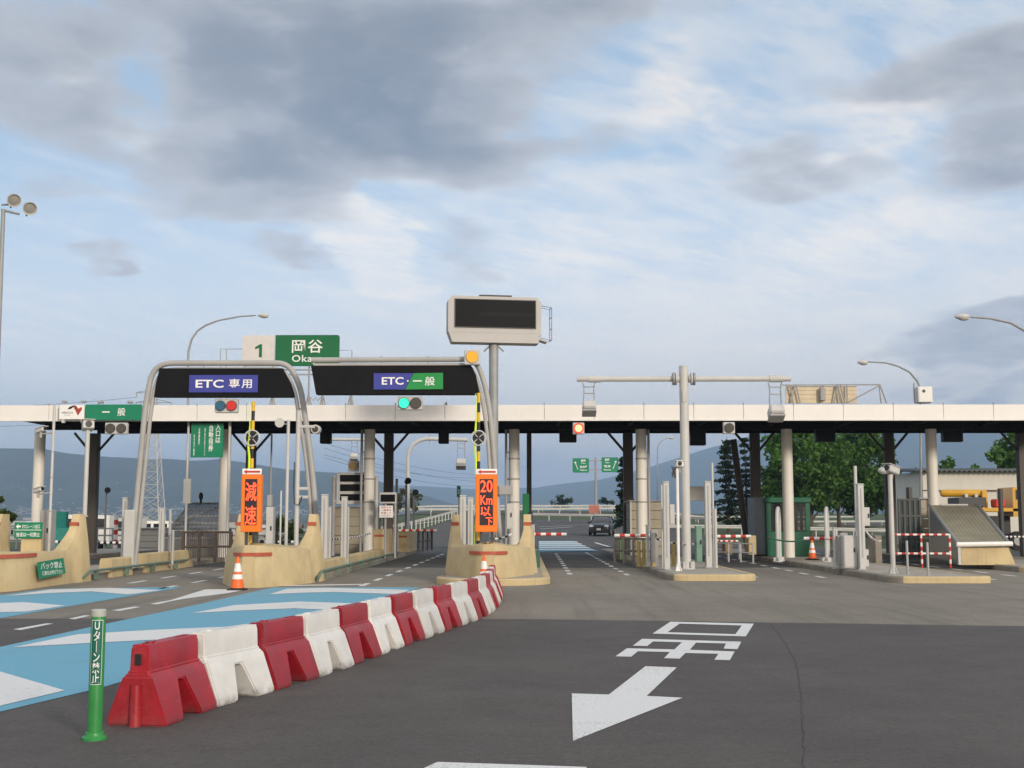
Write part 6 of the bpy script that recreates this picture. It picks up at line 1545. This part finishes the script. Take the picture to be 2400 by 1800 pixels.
# ------------------------------------------------------------------ car
def car(px, Y, rz, label, paint_m, kind='parked_car', zoff=0.0):
    x = spx(px, 1200, Y)[0]; t = thing(kind, label, 'car', (x, Y, H(x, Y) + .03 + zoff), rz)
    W2, Lc = .86, 4.2
    # side profile (y along the car, front at -), half widths per station
    st = [(-2.08, .30, .62, .70), (-1.98, .22, .80, .80), (-1.5, .20, .93, .86), (-.95, .20, 1.0, .87), (.9, .20, 1.0, .87), (1.7, .22, .98, .85), (2.05, .30, .90, .78)]
    mb = MB(); mb.sheet([[(-w * .94, y, zb_), (-w, y, zb_ + .15), (-w, y, zt_ - .12), (-w * .92, y, zt_), (0, y, zt_ + .03), (w * .92, y, zt_), (w, y, zt_ - .12), (w, y, zb_ + .15), (w * .94, y, zb_), (0, y, zb_), (-w * .94, y, zb_)] for y, zb_, zt_, w in st])
    n_ = 11; mb.f.append(list(range(10))); mb.mi.append(0); o = len(mb.v) - n_; mb.f.append([o + i for i in range(10)][::-1]); mb.mi.append(0)
    bo = mb.build('body', paint_m, t, sharp=40)
    cs = [(-1.0, .98, .99, .84), (-.30, .98, 1.46, .66), (.1, .98, 1.52, .64), (1.1, .98, 1.50, .63), (1.85, .96, 1.05, .76)]
    mb = MB(); mb.sheet([[(-w - (.16 if zt_ > 1.2 else 0.0), y, zb_), (-w, y, zt_ - .03), (-w * .8, y, zt_), (0, y, zt_ + .02), (w * .8, y, zt_), (w, y, zt_ - .03), (w + (.16 if zt_ > 1.2 else 0), y, zb_)] for y, zb_, zt_, w in cs])
    mb.build('cabin', M_CARG, t, sharp=40)
    mb = MB(); mb.b2(-.62, .62, -.2, 1.2, 1.49, 1.535, .015)
    for s in (-1, 1): mb.ring([(s * .84, -.98, 1.0), (s * .66, -.3, 1.45), (s * .64, 1.1, 1.5), (s * .77, 1.84, 1.05)], .035, 6)
    mb.build('roof', paint_m, t)
    for s in (-1, 1):
        mb = MB(); mb.sphere((s * .60, -2.0, .72), 1, 12, (.20, .12, .09)); mb.build('headlight', mat('headlamp', (.75, .76, .78), .1, coat=.8), t)
        mb = MB(); mb.box((s * .98, -.72, 1.02), (.2, .12, .14), None, .03); mb.build('mirror', paint_m, t)
        for y in (-1.3, 1.3):
            mb = MB(); mb.ring([(s * .70, y, .31), (s * .88, y, .31)], .315, 20); wl = mb.build('wheel', M_RUBBER, t); mb = MB(); mb.ring([(s * .86, y, .31), (s * .886, y, .31)], .2, 16); mb.build('rim', M_STEEL, wl)
    mb = MB(); mb.b2(-.40, .40, -2.10, -2.02, .50, .70, .02); mb.build('grille', M_BLACK, t)
    mb = MB(); mb.b2(-.165, .165, -2.13, -2.09, .40, .56, .005); mb.build('number_plate', M_SIGNW, t)
    mb = MB(); mb.b2(-.78, .78, -2.12, -1.9, .22, .40, .04); mb.build('bumper', paint_m, t)
    return t
M_CARG = mat('car_glass', (.012, .016, .018), .08, var=.2, scale=2, coat=.6)
car(1411, 101, R(-11), 'dark car with bright headlights coming down the far road toward the gates', mat('car_black', (.010, .010, .013), .3, coat=.3), 'dark_car')
# ------------------------------------------------------------------ garage
Y0 = 75.0; x0 = spx(2165, 1200, Y0)[0]
t = thing('garage', 'pale garage with wide roller door and grey corrugated roof behind the sloping shelter', 'building', (x0, Y0, H(x0 + 6, Y0) - .02))
w, d, h = 17.0, 6.2, 4.45
M_GWALL = mat('garage_wall', (.56, .545, .49), .6, var=.05, scale=.8, streak=.2, dirtcol=(.35, .3, .22))
mb = MB(); mb.b2(0, w, .0, .2, h - 1.1, h); mb.b2(0, .95, 0, .2, 0, h - 1.102); mb.b2(6.0, 6.6, 0, .2, 0, h - 1.102); mb.b2(12, 13, 0, .2, 0, h - 1.102); mb.b2(0, .2, .202, d, 0, h); mb.b2(.202, w, d - .2, d, 0, h); mb.b2(w - .2, w, .202, d - .202, 0, h); mb.build('wall', M_GWALL, t)
mb = MB(); n_ = 60; rows = []
for i in range(n_ * 2 + 1): xx_ = -.5 + (w + 1) * i / (n_ * 2); zz_ = .06 * (1 if i % 2 else -1); rows.append([(xx_, -.55, h + .10 + zz_), (xx_, d + .5, h + .42 + zz_), (xx_, d + .5, h + .34 + zz_), (xx_, -.55, h + .02 + zz_), (xx_, -.55, h + .10 + zz_)])
mb.sheet(rows); mb.build('roof', mat('grey_roof', (.09, .095, .10), .6, var=.15, scale=.8), t, sharp=20)
mb = MB(); mb.b2(-.02, w, -.03, -.002, h - 1.16, h - 1.1); mb.build('lintel_trim', M_RUST, t)
for x_a, x_b in ((.952, 5.998), (6.602, 11.998)):
    mb = MB()
    for k in range(22): mb.b2(x_a, x_b, .10 + (k % 2) * .012, .16, (h - 1.105) * k / 22, (h - 1.105) * (k + 1) / 22 - .004)
    mb.build('roller_door', M_GWALL, t)
mb = MB(); mb.b2(w - .6, w, -.1, .3, 0, .3); mb.build('plinth', M_KCON, t)
# ------------------------------------------------------------------ yellow boom truck
Y = 64.0; x0 = spx(2300, 1200, Y)[0]; z0 = 0.0
t = thing('boom_truck', 'yellow work truck with folded boom and red box parked in front of the garage', 'truck', (x0, Y, z0))
f = lambda px, py: (spx(px, py, Y)[0] - x0, spx(px, py, Y)[1] - z0)
M_TY = mat('truck_yellow', (.58, .31, .018), .45, var=.08, scale=2, dirt=.15, coat=.3)
a, b = f(2205, 1163), f(2309, 1149); mb = MB(); mb.ring([(a[0], 0, (a[1] + b[1]) / 2), (a[0] + .1, 0, (a[1] + b[1]) / 2), (b[0], 0, (a[1] + b[1]) / 2)], [.14, .19, .19], 12); mb.build('boom', M_TY, t)
a, b = f(2298, 1196), f(2309, 1150); mb = MB(); mb.b2(a[0], b[0], -.3, .3, a[1], b[1], .03); mb.build('turntable', M_TY, t)
for px in (2262, 2285): a = f(px, 1196); mb = MB(); mb.b2(a[0] - .08, a[0] + .08, -.3, .1, .9, f(px, 1158)[1], .02); mb.build('boom_rest', M_LGREY, t)
a, b = f(2215, 1200), f(2372, 1191); mb = MB(); mb.b2(a[0], b[0], -1.05, 1.05, a[1], b[1], .03); mb.build('bed', M_TY, t)
a, b = f(2235, 1188), f(2300, 1166); mb = MB(); mb.b2(a[0], b[0], -.7, .9, a[1], b[1], .04); mb.build('equipment_box', M_DGREY, t)
a, b = f(2318, 1190), f(2341, 1170); mb = MB(); mb.b2(a[0], b[0], -.9, -.2, a[1], b[1], .06); mb.build('tool_box', mat('box_red', (.55, .04, .015), .45), t)
a, b = f(2356, 1195), f(2432, 1143); cw = b[0] - a[0]; ch = b[1] - a[1]
mb = MB(); mb.prism([(a[0], a[1] - .35), (b[0], a[1] - .35), (b[0], a[1] + ch * .5), (b[0] - .2, b[1]), (a[0] + .05, b[1]), (a[0], b[1] - .1)], -1.05, 1.05); cb = mb.build('cab', M_TY, t)
mb = MB(); mb.b2(a[0] + .15, a[0] + cw * .55, -1.062, -1.055, a[1] + ch * .45, b[1] - .14); mb.build('side_window', M_CARG, cb)
for px in (2228, 2365): c = f(px, 1205); mb = MB(); mb.ring([(c[0], -1.1, .48), (c[0], -.78, .48)], .48, 22); wl = mb.build('wheel', M_RUBBER, t); mb = MB(); mb.ring([(c[0], -1.115, .48), (c[0], -1.09, .48)], .24, 16); mb.build('rim', M_MGREY, wl); mb = MB(); mb.ring([(c[0], .78, .48), (c[0], 1.1, .48)], .48, 22); mb.build('wheel', M_RUBBER, t)
a, b = f(2215, 1215), f(2360, 1201); mb = MB(); mb.b2(a[0], b[0], -.4, .4, .45, a[1] + .12); mb.build('chassis', M_BLACK, t)
# ------------------------------------------------------------------ left background: town, pylon, parked vans
M_HW = mat('house_wall', (.55, .52, .47), .7, var=.15, scale=.02); M_HW2 = mat('house_wall_grey', (.38, .38, .37), .7, var=.15, scale=.02)
M_HR = [mat('roof_slate', (.09, .10, .12), .6), mat('roof_blue', (.10, .17, .26), .5), mat('roof_brown', (.16, .09, .06), .6), mat('roof_pale', (.62, .60, .57), .5)]
rnd = random.Random(21); protos_h = []
for k in range(6):
    t = thing('distant_house', 'x', 'house', group='small houses of the lakeside town at left')
    w, d, h = rnd.uniform(7, 13), rnd.uniform(6, 10), rnd.uniform(2.8, 4.6); r = rnd.uniform(1.0, 1.8)
    mb = MB(); mb.b2(-w / 2, w / 2, -d / 2, d / 2, -3, h); wl = mb.build('wall', M_HW if k % 2 else M_HW2, t)
    for q_ in (-.28, .05, .3): mb = MB(); mb.b2(q_ * w - .6, q_ * w + .6, -d / 2 - .04, -d / 2 - .005, h * .45, h * .45 + 1.2); mb.build('window', M_CARG, wl)
    mb = MB(); mb.prism([(-w / 2 - .6, h), (w / 2 + .6, h), (w / 2 - .2 * w, h + r), (-w / 2 + .2 * w, h + r)], -d / 2 - .5, d / 2 + .5); mb.build('roof', M_HR[k % 4], t); protos_h.append(t)
HL = 'small distant house among the roofs of the lakeside town, seen between the left islands'
i = 0
for k in range(64):
    px = rnd.uniform(-10, 700); Y = rnd.uniform(330, 900) if k < 46 else rnd.uniform(900, 1700); x = spx(px, 1200, Y)[0]
    p = (x, Y, H(x, Y)); rz = rnd.uniform(-.6, .6)
    if k < 6: o = protos_h[k]; o.location = p; o.rotation_euler = (0, 0, rz); o['label'] = HL
    else: dup(protos_h[k % 6], p, rz, HL, scale=(1, 1, rnd.uniform(.8, 1.25)))
bv = []
for o in bpy.data.objects:
    if o.name.startswith('hills') and o.name in ('hills', 'hills.001', 'hills.002'):
        bv.append(BVHTree.FromPolygons([v.co for v in o.data.vertices], [list(p.vertices) for p in o.data.polygons]))
mb = MB()
for k in range(900):
    px = rnd.uniform(-30, 900) if k < 640 else rnd.uniform(880, 1480); py = 1208 - abs(rnd.gauss(0, 1)) * (12 if k < 640 else 8)
    if k % 23 == 0 and px < 300: py = 1150 + rnd.gauss(0, 9)
    d = ray(px, py).normalized(); hit = None
    for b in bv:
        q_ = b.ray_cast(Vector((0, 0, CAMH)), d)
        if q_[0] is not None and (hit is None or q_[3] < hit[1]): hit = (q_[0], q_[3])
    if hit is None: continue
    mb.m = rnd.choice((0, 0, 1, 2)); s = hit[1] / 2900
    mb.box(hit[0], (rnd.uniform(2.5, 7) * s, 8, rnd.uniform(1.6, 3.4) * s))
struct(mb.build('distant_town', [mat('far_wall', (.36, .36, .36), .7, scale=.01), mat('far_roof', (.14, .16, .20), .7, scale=.01), mat('far_brown', (.22, .19, .17), .7, scale=.01)], smooth=False), 'stuff')
# pylon
def bar(mb, a, b, r=.07): mb.ring([a, b], r, 4)
Y = 245.0; px = 352; x0 = spx(px, 1200, Y)[0]; z0 = H(x0, Y); hp = spx(px, 908, Y)[1] - z0
t = thing('lattice_pylon', 'tall pale lattice power pylon behind the left gantry leg', 'pylon', (x0, Y, z0))
mb = MB(); wd = lambda z: 2.4 * (1 - z / hp) ** 1.1 + .35
zs = [hp * (i / 12) ** .92 for i in range(13)]
for za_, zb_ in zip(zs, zs[1:]):
    wa, wb = wd(za_), wd(zb_)
    for sx, sy in ((1, 1), (1, -1), (-1, -1), (-1, 1)): bar(mb, (sx * wa, sy * wa, za_), (sx * wb, sy * wb, zb_), .10)
    C = [(1, 1), (1, -1), (-1, -1), (-1, 1)]
    for i in range(4):
        p, q_ = C[i], C[(i + 1) % 4]; bar(mb, (p[0] * wa, p[1] * wa, za_), (q_[0] * wb, q_[1] * wb, zb_), .05); bar(mb, (q_[0] * wa, q_[1] * wa, za_), (p[0] * wb, p[1] * wb, zb_), .05); bar(mb, (p[0] * wb, p[1] * wb, zb_), (q_[0] * wb, q_[1] * wb, zb_), .04)
mb.build('tower', M_LGREY, t)
for k, f_ in enumerate((.965, .90, .83)):
    mb = MB(); z = hp * f_
    for s in (-1, 1):
        for dz_ in (0, .8): bar(mb, (0, 0, z + dz_), (s * 3.6, 0, z), .07)
        mb.ring([(s * 3.5, 0, z), (s * 3.5, 0, z - .9)], .09, 6)
    mb.build('crossarm', M_MGREY, t)
def wire(A, B, sag, label, r=.035):
    A, B = Vector(A), Vector(B); mb = MB(); mb.ring([(A.lerp(B, i / 20) - Vector((0, 0, 4 * sag * (i / 20) * (1 - i / 20)))) - A for i in range(21)], r, 5)
    o = mb.build('power_line', M_DGREY, loc=A); tag(o, label, 'power line', 'power lines')
for k, f_ in enumerate((.965, .90, .83)):
    wire((x0 - 3.5, Y, z0 + hp * f_ - .9), (x0 - 90, Y + 30, z0 + hp * (f_ + .06)), 2.0, ('highest', 'middle', 'lowest')[k] + ' thin power line running left from the lattice pylon')
for k, (ya, yb) in enumerate(((1050, 1112), (1062, 1128), (1085, 1140), (1078, 1120))):
    a, b = at(760, ya - 12, 190), at(1112, yb, 300); wire(a, b, 1.0, ('first', 'second', 'third', 'fourth')[k] + ' faint power line from the top crossing the gap over lane two', .028)
# vans parked below, boards
def van(px, Y, rz, label, m):
    x = spx(px, 1200, Y)[0]; t = thing('parked_van', label, 'van', (x, Y, H(x, Y) - .02), rz)
    mb = MB(); mb.prism([(-2.3, .35), (2.3, .35), (2.3, 1.95), (-1.3, 2.0), (-1.9, 1.25), (-2.3, 1.05)], -.85, .85, 'y'); mb.build('body', m, t, sharp=20)
    for a, b in ((-1.2, -.3), (-.1, .9), (1.1, 2.1)): mb = MB(); mb.b2(a, b, -.862, -.852, 1.15, 1.75); mb.build('window', M_CARG, t)
    for x_ in (-1.5, 1.5):
        for s in (-1, 1): mb = MB(); mb.ring([(x_, s * .68, .32), (x_, s * .87, .32)], .32, 16); mb.build('wheel', M_RUBBER, t)
    return t
van(170, 72, .1, 'white van parked beyond the lanes between the horns of the leftmost buffer', M_WPAINT); van(252, 80, -.1, 'grey van parked beyond the leftmost buffer horn', M_LGREY)
van(330, 95, .15, 'white van parked in the distance right of the left gantry foot', M_WPAINT)
M_TEAL = mat('teal_paint', (.012, .22, .19), .5, var=.1, dirt=.15)
for px, Y, w, h, rz, lab in ((141, 50, .6, 1.5, 0, 'upright teal panel behind the leftmost buffer'), (152, 45, .8, .9, .3, 'teal machine box low between the horns of the leftmost buffer')):
    x = spx(px, 1200, Y)[0]; t = thing('teal_panel', lab, 'panel', (x, Y, .05), rz); mb = MB(); mb.box((0, 0, h / 2 + .3), (w, .25, h), None, .02); mb.build('panel', M_TEAL, t); mb = MB(); mb.box((0, 0, .15), (w * .5, .2, .3)); mb.build('base', M_MGREY, t)
x = spx(273, 1200, 60)[0]; t = thing('striped_marker', 'short red and white striped marker post right of the leftmost buffer horn', 'post', (x, 60, 0)); mb = MB()
for k in range(7): mb.m = k % 2; mb.cyl((0, 0, .1 + k * .24), (0, 0, .34 + k * .24 - .002), .10, n=12)
mb.build('post', [M_WPAINT, M_RED], t); mb = MB(); mb._lathe([(.2, 0), (.2, .1)], (0, 0, 0), 14); mb.build('base', M_KCON, t)
siding_box(300, 372, 1240, 62, 'low shed with pale roof behind the left gantry foot', 4.0, M_HW)
fence_(0, 640, 66, 66, 1.1, 'long low grey fence beyond the left lanes', M_MGREY, 18, False, 'boundary_fence', .0, .04, mid=(.35, .65))
